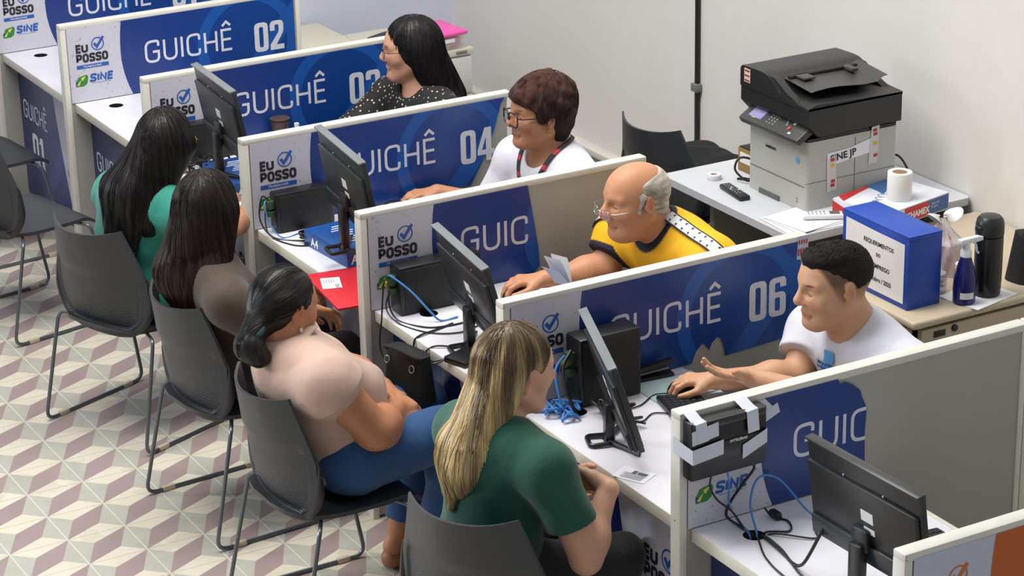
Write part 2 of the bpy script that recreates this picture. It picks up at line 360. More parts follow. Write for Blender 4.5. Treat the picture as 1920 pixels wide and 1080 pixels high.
def arc_edge(v0, v1, n=10): return [(.2545+.00*0+.62*(v-.19)**2*(1.9 if v < .19 else 1.0), v) for v in [v0+(v1-v0)*i/n for i in range(n+1)]]
def sign(k, num, par):
    y = PY(k)-TH-.0006; T = basis((X0, y, DZ), (1, 0, 0), (0, 0, 1)); mb = MB(); top = .3215; L = 1.052
    base = 10 if k == 8 else 0
    cut = {5: .625, 7: .59}.get(k)
    mb.poly([(.026, .003), (.31, .003), (.29, top), (.026, top)], 0, base, T)
    edge = arc_edge(.003, top)
    if k == 4: out = [(L, top), (1.036, .30), (1.003, .20), (.955, .095), (.90, .006)]
    elif k == 5: out = [(.616, top), (.630, .24), (.640, .18), (.652, .10), (.657, .03), (.63, .003)]
    elif k == 6: out = [(L, top), (L, .015), (.775, -.0+.003), (.772, .03), (.757, .066), (.744, .072), (.725, .055), (.715, .032), (.70, .058), (.688, .060), (.668, .04), (.652, .003)]
    elif k == 7: out = [(.502, top), (.512, .305), (.525, .309), (.552, .295), (.578, .272), (.585, .25), (.602, .215), (.598, .14), (.601, .05), (.592, .003)]
    elif k == 8: out = [(L, top), (L, .003)]
    else: out = [(L, top), (L, .003)]
    mb.poly(edge+out, .0004, 8 if k == 8 else 1, T)
    only = None; mu = None
    if k in (5, 7): only = range(4); mu = .634 if k == 5 else .600
    if k != 8:
        letters(mb, 'GUICH^', .366, .127, .087, .0105, .0009, 2, T, .18, .93, only=only, maxu=mu)
        if k not in (5, 7): digits(mb, num, .862, .092, .128, .0009, 2, T, .07, 1.0)
    logo(mb, T, .061, .170, 1., 9 if k == 8 else 4, bar=9 if k == 8 else 4)
    return mb.build('printed_sign', SM, par, recalc=False)
lab = {1: 'grey desk divider farthest back with sign GUICHÊ 01, cut by the top of the picture',
       2: 'grey desk divider with blue sign GUICHÊ 02 beside the empty desk',
       3: 'grey desk divider with blue sign GUICHÊ 03 beside the woman in dotted blouse',
       4: 'grey desk divider with blue sign GUICHÊ 04 beside the woman with lanyard',
       5: 'grey desk divider with torn sign reading only GUIC beside the man in yellow shirt',
       6: 'grey desk divider with blue sign GUICHÊ 06 beside the man in white T-shirt',
       7: 'grey desk divider with torn sign and a black box taped to its front end',
       8: 'grey desk divider with orange and lilac print at the bottom right corner'}
for k in range(1, 9):
    xe = 2.085 if k == 7 else (2.35 if k == 8 else XE); y1 = PY(k); y0 = y1-TH
    root = empty('desk_divider', (0, 0, 0), 0, lab[k], 'partition', 'grey dividers between the service desks')
    mb = MB(); mb.box(((X0+xe)/2, y1-TH/2, PH/2), (xe-X0-.03, TH-.008, PH-.02)); mb.build('panel', lam, root)
    c = MB(); tw = TH
    c.box(((X0+xe)/2, y1-tw/2, PH-.011), (xe-X0, tw, .022), 0, .004)
    c.box((X0+.012, y1-tw/2, (PH-.02)/2), (.024, tw, PH-.02), 0, .003)
    c.box((xe-.01, y1-tw/2, (PH-.02)/2), (.02, tw, PH-.02), 0, .003)
    if k in (5, 6, 7, 8, 4):
        for dz in (.006, .014): c.tube([(X0+.004, y0-.0006, PH-dz), (X0+.004, y0-.0012, PH-dz)], .0015, 1, 6)
        c.tube([(X0-.0005, y0+.022, .77 if k == 7 else .9), (X0-.0015, y0+.022, .77 if k == 7 else .9)], .002, 1, 6)
    c.build('edge_trim', [capm, mat('screw_dark', '5a564c', .5)], root)
    sign(k, '0%d' % k, root)
    if k == 6:
        mb = MB(); T = basis((XE-.045, y0-.0015, PH-.075), (1, 0, 0), (0, 0, 1)); mb.poly([(0, 0), (.04, -.004), (.044, .074), (.004, .074)], 0, 0, T)
        for i in range(4): mb.poly([(.003+.009*i, .012), (.009+.009*i, .011), (.010+.009*i, .034), (.004+.009*i, .034)], .0004, 1, T); mb.poly([(.006+.009*i, .048), (.011+.009*i, .048), (.011+.009*i, .062), (.006+.009*i, .062)], .0004, 1, T)
        mb.build('red_marked_tape', [pale2, mat('mark_red', 'a12a34', .5)], root, recalc=False)
# second run of screen behind the near divider
r7 = empty('desk_divider', (0, 0, 0), 0, 'plain pale grey screen continuing the divider at the right edge of the picture', 'partition')
MB().box((2.42, PY(7)-TH/2, PH/2), (.62, TH-.008, PH-.02)).build('panel', lam, r7)
MB().box((2.42, PY(7)-TH/2, PH-.011), (.66, TH, .022), 0, .004).box((2.10, PY(7)-TH/2, PH/2-.011), (.025, TH, PH-.022), 0, .003).build('edge_trim', capm, r7)

# ================================================================ desks
top = mat('white_desk_top', 'dcdce4', .35, noise=.05, nscale=7, bump=.02, bscale=40); edg = mat('cream_desk_edge', 'd3d0c3', .45, noise=.06, nscale=10)
bf = {}
def front_blue(k):
    return blue('blue_front_print_%d' % k, ('y', PY(k)-TH, -1), '1d2b60', '243883', '2a4a90')
FRM = ['blue_front']
dl = {1: 'empty white desk at window 01 with an open cable hole', 2: 'empty white desk at window 02 with an open cable hole',
      3: 'white desk at window 03 in front of the woman in teal', 4: 'white desk at window 04 carrying the red folder',
      5: 'white desk at window 05 with the dark phone case and trailing cables', 6: 'white desk at window 06 with the paper slip, in front of the woman in green',
      7: 'white desk at bottom right with cables running into its cable hole'}
for k in range(1, 8):
    ya = PY(k)-TH; yb = PY(k+1); yc = (ya+yb)/2; ln = ya-yb
    root = empty('service_desk', (0, 0, 0), 0, dl[k], 'desk', 'white desks between the dividers')
    mb = MB(); g = (1.10, ya-.115) if k < 7 else (1.082, ya-.115); rg = .03
    # top with round cable hole
    n = 24; hole = [(g[0]+rg*cos(2*pi*i/n), g[1]+rg*sin(2*pi*i/n)) for i in range(n)]
    t_ = .036; outer = []
    for i in range(n):
        a = 2*pi*i/n; dx, dy = cos(a), sin(a); q = 1e9
        for lim, d_ in ((DR-g[0], dx), (g[0]-DF, -dx), (ya-g[1], dy), (g[1]-yb, -dy)):
            if d_ > 1e-9: q = min(q, lim/d_)
        outer.append((g[0]+dx*q, g[1]+dy*q))
    # insert corners
    ring = []
    cor = [(DR, ya), (DF, ya), (DF, yb), (DR, yb)]
    angs = [(math.atan2(c_[1]-g[1], c_[0]-g[0]) % (2*pi), c_, (g[0]+rg*cos(math.atan2(c_[1]-g[1], c_[0]-g[0])), g[1]+rg*sin(math.atan2(c_[1]-g[1], c_[0]-g[0])))) for c_ in cor]
    al = sorted([(2*pi*i/n, outer[i], hole[i]) for i in range(n)]+angs)
    N = len(al)
    vs = [(p[1][0], p[1][1], DZ) for p in al]+[(p[2][0], p[2][1], DZ) for p in al]+[(p[2][0], p[2][1], DZ-t_) for p in al]+[(p[1][0], p[1][1], DZ-t_) for p in al]
    mb.add(vs, [(i, (i+1) % N, (i+1) % N+N, i+N) for i in range(N)], 0)
    mb.add(vs, [(i+N, (i+1) % N+N, (i+1) % N+2*N, i+2*N) for i in range(N)], 2)
    mb.add(vs, [(i+2*N, (i+1) % N+2*N, (i+1) % N+3*N, i+3*N) for i in range(N)], 1)
    mb.add(vs, [(i+3*N, (i+1) % N+3*N, (i+1) % N, i) for i in range(N)], 1)
    mb.box((DF-.001, yc, DZ-t_/2), (.003, ln-.001, t_), 1, .0012)
    if k == 7: mb.box((DR+.004, yc, DZ-t_/2+.002), (.014, ln-.001, t_), 1, .002)
    o = mb.build('desktop', [top, edg, mat('cable_hole_black', '1b1b1d', .5)], root, sharp=.4)
    # modesty panel and its print
    mp = MB().box((1.032, yc, .375), (.018, ln-.004, .66)); mp.build('front_panel', lam, root)
    T = basis((1.0225, ya, 0), (0, -1, 0), (0, 0, 1)); s_ = MB(); H0, H1 = .09, .70; bz = .0006
    s_.poly([(.002, H0), (ln-.002, H0), (ln-.002, H1), (.002, H1)], 0, 0, T)
    s_.poly([(.004, H0), (.62, H0)]+[(.455+.17*((.70-v_)/.6)**1.3, v_) for v_ in (.15, .25, .35, .45, .55, .65, .70)]+[(.004, H1)], .0004, 1, T)
    letters(s_, 'GUICH^', .050, .462, .076, .009, .0008, 2, T, .17, .78)
    digits(s_, '0%d' % k, .13, .25, .155, .0008, 2, T, .07, 1.0)
    logo(s_, T, .600, .450, 1.3, z=.0008, lower=True)
    L_ = list(SM); L_[1] = front_blue(k); s_.build('front_print', L_, root, recalc=False)
# ================================================================ chairs
b = NB('dark_chair_plastic', .42); o_, x, y, z = b.xyz(); b.b.inputs['Base Color'].default_value = lin('34363a')
b.bump(b.noise(o_, 500, 2), .08, .002)
# ribbed, perforated lower back
b = NB('ribbed_chair_back', .40); o_, x, y, z = b.xyz(); b.b.inputs['Base Color'].default_value = lin('34363a')
rib = b.math('MULTIPLY', b.math('SINE', b.math('MULTIPLY', z, 800)), b.math('ADD', .75, b.math('MULTIPLY', .25, b.math('SINE', b.math('MULTIPLY', y, 900))))); msk = b.math('MINIMUM', b.math('MAXIMUM', b.math('MULTIPLY', b.math('SUBTRACT', .665, z), 14), 0), 1)
b.bump(b.math('MULTIPLY', rib, msk), .38, .003)
tubem = mat('grey_steel_tube', '666c72', .35, .75); clipm = mat('clear_floor_clip', 'b9ad96', .35); 
def back_hw(w): return .232 if w < .50 else .232-.062*((w-.50)/.50)
def make_chair():
    root = empty('visitor_chair')
    # backrest shell with a recessed ribbed field; rows w from 0 to 1, rounded lower corners
    nu, nv = 44, 60
    def bp(u, w, off=0.):
        hw = back_hw(w)
        if w < .38: q = 1-w/.38; hw = hw*(1-.60*(1-math.sqrt(max(0, 1-q**2.3))))
        s = 2*u-1; y_ = s*hw; zz = .415+.385*w+.018*abs(s)**3*(w)
        x_ = -.205-.055*w+.115*(y_/.232)**2*(.5+.6*w)+.03*(1-w)**6
        ins = max(0, min(1, ((min((1-abs(s))*hw, w*.385)-.022)/.005)))
        x_ += .009*ins*max(0, min(1, (.66-w)/.10))
        return (x_+off, y_, zz)
    mb = MB(); mb.grid(lambda u, v: bp(u, v), nu, nv); n0 = len(mb.v)
    mb.grid(lambda u, v: bp(u, v, .010), nu, nv)
    for i in range(nu):
        mb.f += [(i, i+1, n0+i+1, n0+i), (nv*(nu+1)+i, nv*(nu+1)+i+1, n0+nv*(nu+1)+i+1, n0+nv*(nu+1)+i)]
    for j in range(nv):
        a, c = j*(nu+1), (j+1)*(nu+1); mb.f += [(a, c, n0+c, n0+a), (a+nu, c+nu, n0+c+nu, n0+a+nu)]
    k = len(mb.f)-len(mb.mi); mb.mi += [0]*k; mb.sm += [False]*k
    mb.build('backrest', MATS['ribbed_chair_back'], root, sharp=.5)
    # seat pan: rounded at the rear, dished, waterfall front
    def sp(u, v, off=0.):
        xx = -.215+.435*v; s = 2*u-1; hw = .218 if v < .7 else .218-.02*(v-.7)/.3
        if v < .46: q = 1-v/.46; hw *= (1-.72*(1-math.sqrt(max(0, 1-q**2.3))))
        zz = .437-.016*(1-s*s)*sin(min(1, v*1.1)*pi)-.03*max(0, (v-.82)/.18)**2+.012*max(0, 1-v/.12)
        return (xx, s*hw, zz+off)
    mb = MB(); nu, nv = 22, 26; mb.grid(lambda u, v: sp(u, v), nu, nv); n0 = len(mb.v); mb.grid(lambda u, v: sp(u, v, -.014), nu, nv)
    for i in range(nu): mb.f += [(i, i+1, n0+i+1, n0+i), (nv*(nu+1)+i, nv*(nu+1)+i+1, n0+nv*(nu+1)+i+1, n0+nv*(nu+1)+i)]
    for j in range(nv):
        a, c = j*(nu+1), (j+1)*(nu+1); mb.f += [(a, c, n0+c, n0+a), (a+nu, c+nu, n0+c+nu, n0+a+nu)]
    k = len(mb.f)-len(mb.mi); mb.mi += [0]*k; mb.sm += [False]*k
    mb.build('seat', MATS['dark_chair_plastic'], root, sharp=.5)
    # side brackets joining seat and back
    path = [bp(0, w, .004) for w in [.56-.56*(i/26)**.8 for i in range(27)]]+[bp(u, 0, .004) for u in (.12, .25, .4, .5, .6, .75, .88)]+[bp(1, w, .004) for w in [.56*(i/26)**1.25 for i in range(27)]]
    path = [V((x_+.004, y_*1.02, z_-.004)) for x_, y_, z_ in path]; n_ = len(path)
    MB().tube(path, [.003+.0115*min(1, 6*min(i, n_-1-i)/n_) for i in range(n_)], n=10).build('shell_rim', mat('black_shell_rim', '1d1e20', .42), root)
    for s in (-1, 1):
        P = fillet([(-.10, s*.16, .412), (-.145, s*.245, .412), (-.235, s*.262, .008), (.25, s*.262, .008), (.165, s*.235, .410), (.13, s*.16, .412)], [0, .03, .045, .045, .03, 0], n=7)
        leg = MB().tube(P, .0068, n=10).build('sled_leg', tubem, root)
        for cx in (-.15, .17): MB().box((cx, s*.262, .010), (.045, .017, .018), 0, .003).build('floor_clip', clipm, leg)
    for x_ in (-.10, .13): MB().tube([(x_, -.16, .412), (x_, .16, .412)], .008).build('cross_bar', tubem, root)
    return root
def copy_tree(o, parent=None):
    c = o.copy(); COL.objects.link(c)
    if parent: c.parent = parent
    for ch in list(o.children): copy_tree(ch, c)
    return c
chair = make_chair()
CH = [('empty dark visitor chair at the left edge, turned slightly to the desks', .58, 1.404, 12),
      ('empty dark visitor chair farthest away in front of desk 01', .70, 2.27, 6),
      ('dark visitor chair occupied by the woman in teal', .583, .198, 22),
      ('dark visitor chair occupied by the woman in brown with long hair', .598, -.672, 4),
      ('dark visitor chair occupied by the woman in beige blouse and jeans', .540, -1.49, 1),
      ('dark visitor chair occupied by the blonde woman in green', .615, -2.455, 28),
      ('dark chair by the white wall with black clothing on its seat', 2.885, .07, 8)]
for i, (lb, x, y, a) in enumerate(CH):
    o = chair if i == 0 else copy_tree(chair); o.location = (x, y, 0); o.rotation_euler = (0, 0, R(a))
    tag(o, lb, 'chair', 'dark plastic visitor chairs on sled legs')

# ================================================================ computer things
blkp = mat('black_plastic', '15161a', .35); blk2 = mat('dark_grey_plastic', '25282b', .34); blk3 = mat('matt_black', '121214', .6); scr = mat('screen_glass', '0b0d10', .12)
lbl = mat('white_label', 'd9dada', .5); silv = mat('silver_plastic_and_lit_edge', '7d8284', .3, .3); cab = mat('black_cable', '16171a', .45); cabb = mat('blue_network_cable', '3f7fc4', .4); gpl = mat('green_connector', '2c4a26', .5); ypl = mat('yellow_connector', '8c9434', .5)
def monitor(label, x, y, z0, rz, W, H, low, tilt, top='silver', foot='v', grp='flat monitors seen from behind'):
    root = empty('monitor', (x, y, z0), R(rz), label, 'monitor', grp)
    T = M4.Translation((0, 0, low)) @ M4.Rotation(-R(tilt), 4, 'Y')
    mb = MB(); mb.box((0, 0, H/2), (.018, W, H), 0, .003, T)
    mb.box((-.004, 0, H-.002), (.027, W, .007), 1, .002, T)  # top strip coloured silver to stand in for window light on the edge
    mb.box((-.013, 0, H*.40), (.018, W*.96, H*.78), 0, .006, T)
    mb.box((-.024, 0, H*.13), (.012, W*.94, H*.20), 2, .004, T)
    for dy, dz in ((.07, .80), (-.07, .80)): mb.box((-.0105, dy*W/.4, H*dz), (.003, .004, .004), 3, 0, T)
    mb.build('screen_housing', [blk2 if top == 'silver' else blkp, silv if top == 'silver' else blk2, blk2, lbl], root)
    MB().box((.0095, 0, H/2), (.002, W-.02, H-.024), 0, 0, T).build('display', scr, root)
    l = MB(); l.box((-.0225, -.02, H*.52), (.0015, .045, .030), 0, 0, T).box((-.0225, -.025, H*.38), (.0015, .040, .016), 0, 0, T); l.build('rating_label', lbl, root)
    st = MB(); st.tube(fillet([(-.055, 0, .012), (-.052, 0, low+.03), (-.03, 0, low+.09)], .02), [.017]*7+[.015], n=10) if False else st.box((-.05, 0, (low+.06)/2), (.028, .045, low+.06), 0, .006)
    st.box((-.036, 0, low+.07), (.03, .06, .06), 0, .006); st.build('stand_neck', blkp, root)
    ft = MB()
    if foot == 'v':
        for s in (-1, 1): ft.tube([(-.06, s*.006, .010), (-.02, s*.06, .008), (.015, s*.115, .007)], [.010, .008, .006], n=8)
        ft.tube(fillet([(-.055, -.03, .010), (-.11, -.035, .008), (-.11, .035, .008), (-.055, .03, .010)], .015), .007, n=8)
    else: ft.box((0, 0, .007), (.17, .22, .014), 0, .006)
    ft.build('stand_foot', blkp, root); return root
monitor('black monitor with silver daylight sheen painted on its top edge at window 03 beside the cup', 1.080, .395, DZ+.06, -4, .43, .275, .105, 10)
monitor('black monitor with silver daylight sheen painted on its top edge at window 04 above the red folder', 1.110, -.600, DZ+.06, -7, .46, .28, .105, 10)
monitor('black monitor facing the man in yellow shirt at window 05', 1.112, -1.470, DZ, -8, .44, .275, .085, 15)
monitor('black monitor beside the blonde woman, seen nearly edge on', 1.115, -2.290, DZ, -21, .455, .27, .065, 17)
monitor('large matt black monitor at bottom right with two stickers on its back', 1.12, -3.415, DZ, 2, .425, .27, .115, 8, top='black')

def pc_box(label, x, y, z, W=.29, H=.20, D=.062, rz=0):
    root = empty('computer', (x, y, z), R(rz), label, 'computer', 'small black computers behind the monitors')
    mb = MB(); mb.box((W/2, -D/2, H/2), (W, D, H), 0, .008); mb.box((W/2, -D-.001, H/2), (W*.9, .003, H*.86), 1, .001)
    mb.build('case', [blkp, blk3], root)
    p = MB(); p.box((-.012, -D*.5, H*.72), (.026, .03, .03), 0, .003).box((-.014, -D*.35, H*.62), (.03, .02, .022), 1, .003).box((-.012, -D*.6, H*.5), (.03, .02, .02), 0, .003)
    p.build('rear_plug', [gpl, ypl], root); return root
pc_box('black computer standing on desk 03 behind the monitor', 1.02, PY(3)-TH-.02, DZ, .24, .15)
pc_box('black computer with green plugs on desk 04', 1.005, PY(4)-TH-.02, DZ, .225, .145)
pc_box('black computer with blue cable on desk 05', 1.01, PY(5)-TH-.02, DZ, .30, .165, .075)
pc_box('black computer behind the edge-on monitor on desk 06', 1.12, PY(6)-TH-.02, DZ, .21, .215, .085)
# A4 reams under the monitors
rb = mat('blue_ream_wrap', '1d4f96', .35, noise=.12, nscale=20); wp = mat('white_paper', 'e6e7ec', .55)
def ream(label, x, y, z, rz, h, txt='A4'):
    mb = MB(); mb.box((0, 0, h/2), (.21, .30, h), 0, .004)
    T = basis((-.106, .10, h*.18), (0, -1, 0), (0, 0, 1)); text_mesh(mb, txt, h*.75, 1, T, .001)
    T = basis((-.09, -.1512, h*.2), (1, 0, 0), (0, 0, 1)); text_mesh(mb, txt, h*.75, 1, T, .001)
    for i in range(9): mb.box((-.02+.012*(i % 3), -.06+.02*i, h+.0004), (.05, .006, .0008), 1)
    mb.lathe([(0, 0), (.016, 0), (.016, .0008)], (.05, -.10, h), 1)
    o = mb.build('paper_ream', [rb, wp], None); o.location = (x, y, z); o.rotation_euler = (0, 0, R(rz)); return tag(o, label, 'paper ream', 'blue A4 reams used as monitor risers')
ream('blue A4 paper ream under the monitor of desk 03', 1.135, .42, DZ, 0, .058)
ream('blue A4 paper ream under the monitor of desk 04', 1.155, -.43-.02, DZ, 4, .058)
# red folder with its slip
mb = MB(); mb.box((0, 0, .002), (.25, .345, .004), 0, .0015); mb.box((0, 0, .0065), (.25, .345, .003), 0, .001)
o = mb.build('document_folder', mat('red_cover', 'c8202c', .45, noise=.05, nscale=20)); o.location = (1.005, -.790, DZ+.001); o.rotation_euler = (0, 0, R(-7)); tag(o, 'bright red folder overhanging the edge of desk 04', 'folder')
mb = MB(); mb.box((0, 0, .0005), (.065, .10, .001), 0); text_mesh(mb, 'SINE', .02, 1, basis((.012, -.012, .0012), (0, -1, 0), (1, 0, 0)), .0004)
for i in range(5): mb.box((-.022+.008*i, .018, .0012), (.002, .04, .0004), 1)
o = mb.build('paper_slip', [wp, mat('print_grey', '5b6570', .6)]); o.location = (.942, -.725, DZ+.0095); o.rotation_euler = (0, 0, R(-20)); tag(o, 'small white slip lying on the red folder', 'paper slip')
mb = MB()
def sl(u, v): return (-.05+.10*u, -.035+.07*v, .0008+.006*max(0, .25-u)**1.0*4*.5+.004*max(0, v-.8)*3)
mb.grid(sl, 8, 6); mb.box((.02, .015, .0016), (.03, .012, .0005), 1).box((-.005, .015, .0016), (.012, .02, .0005), 1)
for i in range(6): mb.box((0, -.024+.006*i, .0016), (.07, .0012, .0005), 1)
o = mb.build('paper_slip', [wp, MATS['print_grey']]); o.location = (1.01, -2.495, DZ+.0005); o.rotation_euler = (0, 0, R(-62)); tag(o, 'white printed slip near the edge of desk 06', 'paper slip')
# phone case on desk 05
leath = mat('brown_phone_leather', '2a1c1a', .45); mb = MB(); mb.box((0, 0, .006), (.085, .155, .010), 0, .003).box((0, 0, .017), (.085, .155, .009), 1, .003).tube(catmull([(-.04, -.06, .01), (-.06, -.085, .005), (-.07, -.10, .004), (-.055, -.11, .004), (-.045, -.09, .006), (-.04, -.06, .014)], 6), .003, 1)
o = mb.build('phone_case', [leath, blkp]); o.location = (1.035, -1.520, DZ); o.rotation_euler = (0, 0, R(-70)); tag(o, 'dark wallet phone case with strap on desk 05', 'phone case')

def keyboard(label, x, y, rz, L=.44, W=.135):
    root = empty('keyboard', (x, y, DZ), R(rz), label, 'keyboard', 'black keyboards')
    MB().box((0, 0, .010), (W, L, .016), 0, .005, ry=R(4)).build('case', blkp, root)
    mb = MB()
    for r in range(6):
        for c_ in range(21): mb.box((-.05+.020*r, -L/2+.02+.020*c_, .021-.0014*r*1.0), (.0155, .0155, .006), 0, .0015, seg=1)
    k = mb.build('keys', blk2, root); k['kind'] = 'stuff'; return root
keyboard('black keyboard under the hand at window 06', 1.345, -2.335, -14)
keyboard('black keyboard behind the large monitor at bottom right', 1.43, -3.42, 0)
keyboard('black keyboard in front of the man in yellow shirt', 1.42, -1.52, -3)
keyboard('black keyboard in front of the woman with lanyard', 1.42, -.60, -3)
keyboard('black keyboard in front of the woman in dotted blouse', 1.42, .38, -3)
def mouse(label, x, y, rz, z=DZ):
    mb = MB(); n, m_ = 16, 10
    def f(u, v):
        a = 2*pi*u; t = v*pi/2; return (.056*cos(t)*cos(a), .032*cos(t)*sin(a), .002+.034*sin(t)*(1-.25*cos(a)*cos(t)))
    mb.grid(f, n, m_); mb.lathe([(0, 0), (.03, 0), (.031, .003)], (0, 0, 0)); mb.box((-.028, 0, .030), (.014, .005, .008), 1, .002)
    o = mb.build('computer_mouse', [blkp, mat('red_wheel_plastic', '7a1a1a', .3)]); o.location = (x, y, z); o.rotation_euler = (0, 0, R(rz)); tag(o, label, 'mouse', 'black computer mice')  # scroll wheel is plain dark red plastic
mouse('black mouse under the hand of the man in yellow', 1.415, -1.135, 10)
mouse('black mouse under the hand of the man in white T-shirt', 1.442, -2.085, 5, DZ+.003)
mouse('black mouse under the hand of the woman with lanyard', 1.475, -.155, 5)
mp = MB().box((0, 0, .0015), (.22, .17, .003), 0, .0006).build('mouse_pad', mat('pale_blue_pad', '9fb3b6', .5)); mp.location = (1.44, -2.05, DZ); tag(mp, 'pale blue-grey mouse pad at window 06', 'mouse pad')
# stapler / hole punch beside the mouse pad
mb = MB(); mb.box((0, 0, .008), (.16, .035, .012), 0, .004); mb.box((.005, 0, .040), (.15, .03, .014), 0, .005, ry=R(-7)); mb.box((-.055, 0, .024), (.035, .03, .03), 0, .005); mb.box((.01, 0, .026), (.11, .016, .006), 1, .001, ry=R(-4))
o = mb.build('stapler', [blkp, silv]); o.location = (1.405, -1.955, DZ); o.rotation_euler = (0, 0, R(-5)); tag(o, 'large black stapler by the divider at window 06', 'stapler')
# leaflets held by the hand at window 05
mb = MB()
for i, (a, h) in enumerate(((-20, .10), (-6, .12), (8, .105))):
    T = M4.Translation((.004*i, 0, 0)) @ M4.Rotation(R(a), 4, 'Y')
    mb.grid(lambda u, v: (.008*sin(v*2), -.05+.07*u, h*v), 4, 6, 0 if i else 1, T)
o = mb.build('leaflet_stack', [wp, mat('pale_blue_leaflet', 'b4c3dc', .5)]); o.location = (1.515, -1.245, .80); o.rotation_euler = (0, R(-25), R(20)); tag(o, 'folded white and blue leaflets standing beside the mouse hand', 'leaflets')

# cup and little bottle at window 03
cup = MB(); cup.lathe([(.026, 0), (.028, .002), (.037, .092), (.039, .094), (.036, .094), (.034, .088), (0, .088)]); cup.lathe([(.0, .0885), (.036, .0885), (.0365, .097), (.040, .100), (.040, .102), (0.0, .104)], mi=0)
o = cup.build('lidded_cup', mat('brown_cup', '4a3a33', .4)); o.location = (1.46, .80, DZ); tag(o, 'brown lidded cup on desk 03 behind the monitor', 'cup')
o = MB().lathe([(0, 0), (.017, 0), (.018, .004), (.018, .045), (.009, .055), (.008, .062), (.010, .063), (.010, .078), (0, .079)]).build('small_bottle', mat('clear_white_bottle', 'cfd6dd', .25)); o.location = (1.54-.02, .775, DZ); tag(o, 'small clear white bottle beside the brown cup', 'bottle')

# ================================================================ box taped to the near divider
root = empty('network_box', (0, 0, 0), 0, 'black network box held on the divider with white tape', 'network box')
yb = PY(7)-TH; mb = MB(); mb.box((1.050, yb-.022, .985), (.236, .042, .165), 0, .006); mb.box((1.05, yb-.030, 1.055), (.226, .035, .022), 1, .004); mb.box((1.05, yb-.0445, .972), (.228, .004, .05), 1, .001)
mb.build('case', [blkp, blk2], root); mb = MB(); text_mesh(mb, 'INTELBRAS', .011, 0, basis((1.050, yb-.0468, .990), (1, 0, .0), (0, 0, 1)), .0003); mb.build('maker_name', lbl, root)
tp = mat('white_fabric_tape', 'c9cdd9', .5)
yo = yb-.0492
def strip(*a): mb = MB(); tape(mb, *a); mb.build('tape', tp, root)
strip([(.950, yb+.02, PH+.001), (.952, yb-.0025, PH+.0012), (.955, yb-.030, 1.0695), (.957, yo, 1.067), (.965, yo-.0012, 1.012)], .034, 0, (1, 0, .1))
strip([(.930, yo-.0004, 1.028), (1.012, yo-.0004, 1.040)], .040, 0, (-.05, 0, 1))
strip([(.9235, yb+.03, .990), (.9235, yb-.002, .985), (.932, yo-.0005, .975), (1.028, yo-.0005, .985)], .042, 0, (0, 0, 1))
strip([(1.110, yb+.02, PH+.001), (1.112, yb-.002, PH+.0008), (1.116, yb-.030, 1.0695), (1.117, yo, 1.067), (1.122, yo-.0012, 1.005)], .036, 0, (1, 0, .1))
strip([(1.172, yb-.0015, 1.060), (1.20, yb-.0015, 1.03), (1.195, yb-.0015, .998)], .034, 0, (1, 0, .45)); strip([(1.172, yb-.002, 1.004), (1.235, yb-.002, 1.030)], .030, 0, (-.3, 0, 1))
strip([(1.088, yo-.0006, .955), (1.165, yo-.0006, .985), (1.1685, yb-.002, .99)], .040, 0, (0, 0, 1))
# ================================================================ cables
def cable(label, pts, r=.0028, m=cab, cat='cable', grp=None, n=8, name='cable'):
    o = MB().tube(catmull(pts, n), r, n=7).build(name, m); tag(o, label, cat, grp); return o
D_ = DZ+.004
cable('thick black cable from the taped box down into the cable hole', [(1.00, yb-.035, .905), (1.00, yb-.03, .87), (1.03, yb-.02, .82), (1.07, yb-.03, .78), (1.075, yb-.08, .75), (1.075, yb-.11, .735), (1.078, yb-.115, .70)], .0028)
cable('black power lead hanging from the right end of the taped box', [(1.135, yb-.03, .905), (1.137, yb-.03, .885), (1.110, yb-.02, .845), (1.075, yb-.012, .795), (1.060, yb-.02, .765), (1.072, yb-.06, .75), (1.085, yb-.105, .737), (1.086, yb-.115, .70)], .004)
cable('blue network cable from the taped box into the hole of the bottom right desk', [(1.05, yb-.035, .905), (1.06, yb-.03, .86), (1.068, yb-.02, .80), (1.078, yb-.05, .755), (1.075, yb-.09, .750), (1.072, yb-.112, .738), (1.074, yb-.116, .70)], .0028, cabb, grp=None)
cable('blue network cable arching up from the hole towards the big monitor', [(1.088, yb-.118, .70), (1.092, yb-.112, .745), (1.115, yb-.05, .80), (1.16, yb-.02, .850), (1.22, yb-.03, .835), (1.26, yb-.10, .765), (1.27, yb-.2, D_)], .0032, cabb)
h7 = (1.09, yb-.120)
cable('black monitor cable plugged into the back of the big monitor', [(1.09, h7[1], .71), (1.093, h7[1]-.02, .748), (1.09, h7[1]-.10, D_), (1.07, h7[1]-.18, D_), (1.06, h7[1]-.24, .775), (1.075, h7[1]-.28, .86), (1.085, h7[1]-.29, .895)], .0045)
cable('black cable looping behind the cable hole of the bottom right desk', [(1.095, h7[1], .71), (1.11, h7[1]-.005, .748), (1.17, h7[1]-.03, D_), (1.20, h7[1]+.02, D_), (1.18, h7[1]+.06, D_), (1.17, h7[1]+.085, D_+.02)], .003)
cable('thin black cable wandering from the hole to the rear of the bottom right desk', [(1.10, h7[1], .71), (1.12, h7[1]-.02, .748), (1.20, h7[1]-.10, D_), (1.23, h7[1]-.06, D_), (1.27, h7[1]-.04, D_), (1.31, h7[1]-.12, D_)], .0025)
cable('black cable running to the front corner of the bottom right desk', [(1.08, h7[1], .71), (1.075, h7[1]-.02, .748), (1.03, h7[1]-.12, D_), (1.01, h7[1]-.24, D_), (1.02, h7[1]-.42, D_), (1.06, h7[1]-.50, D_)], .0028)
cable('black cable curving beside the foot of the big monitor', [(1.085, h7[1], .71), (1.09, h7[1]-.025, .748), (1.075, h7[1]-.15, D_), (1.05, h7[1]-.26, D_), (1.08, h7[1]-.36, D_), (1.13, h7[1]-.45, D_)], .0028)
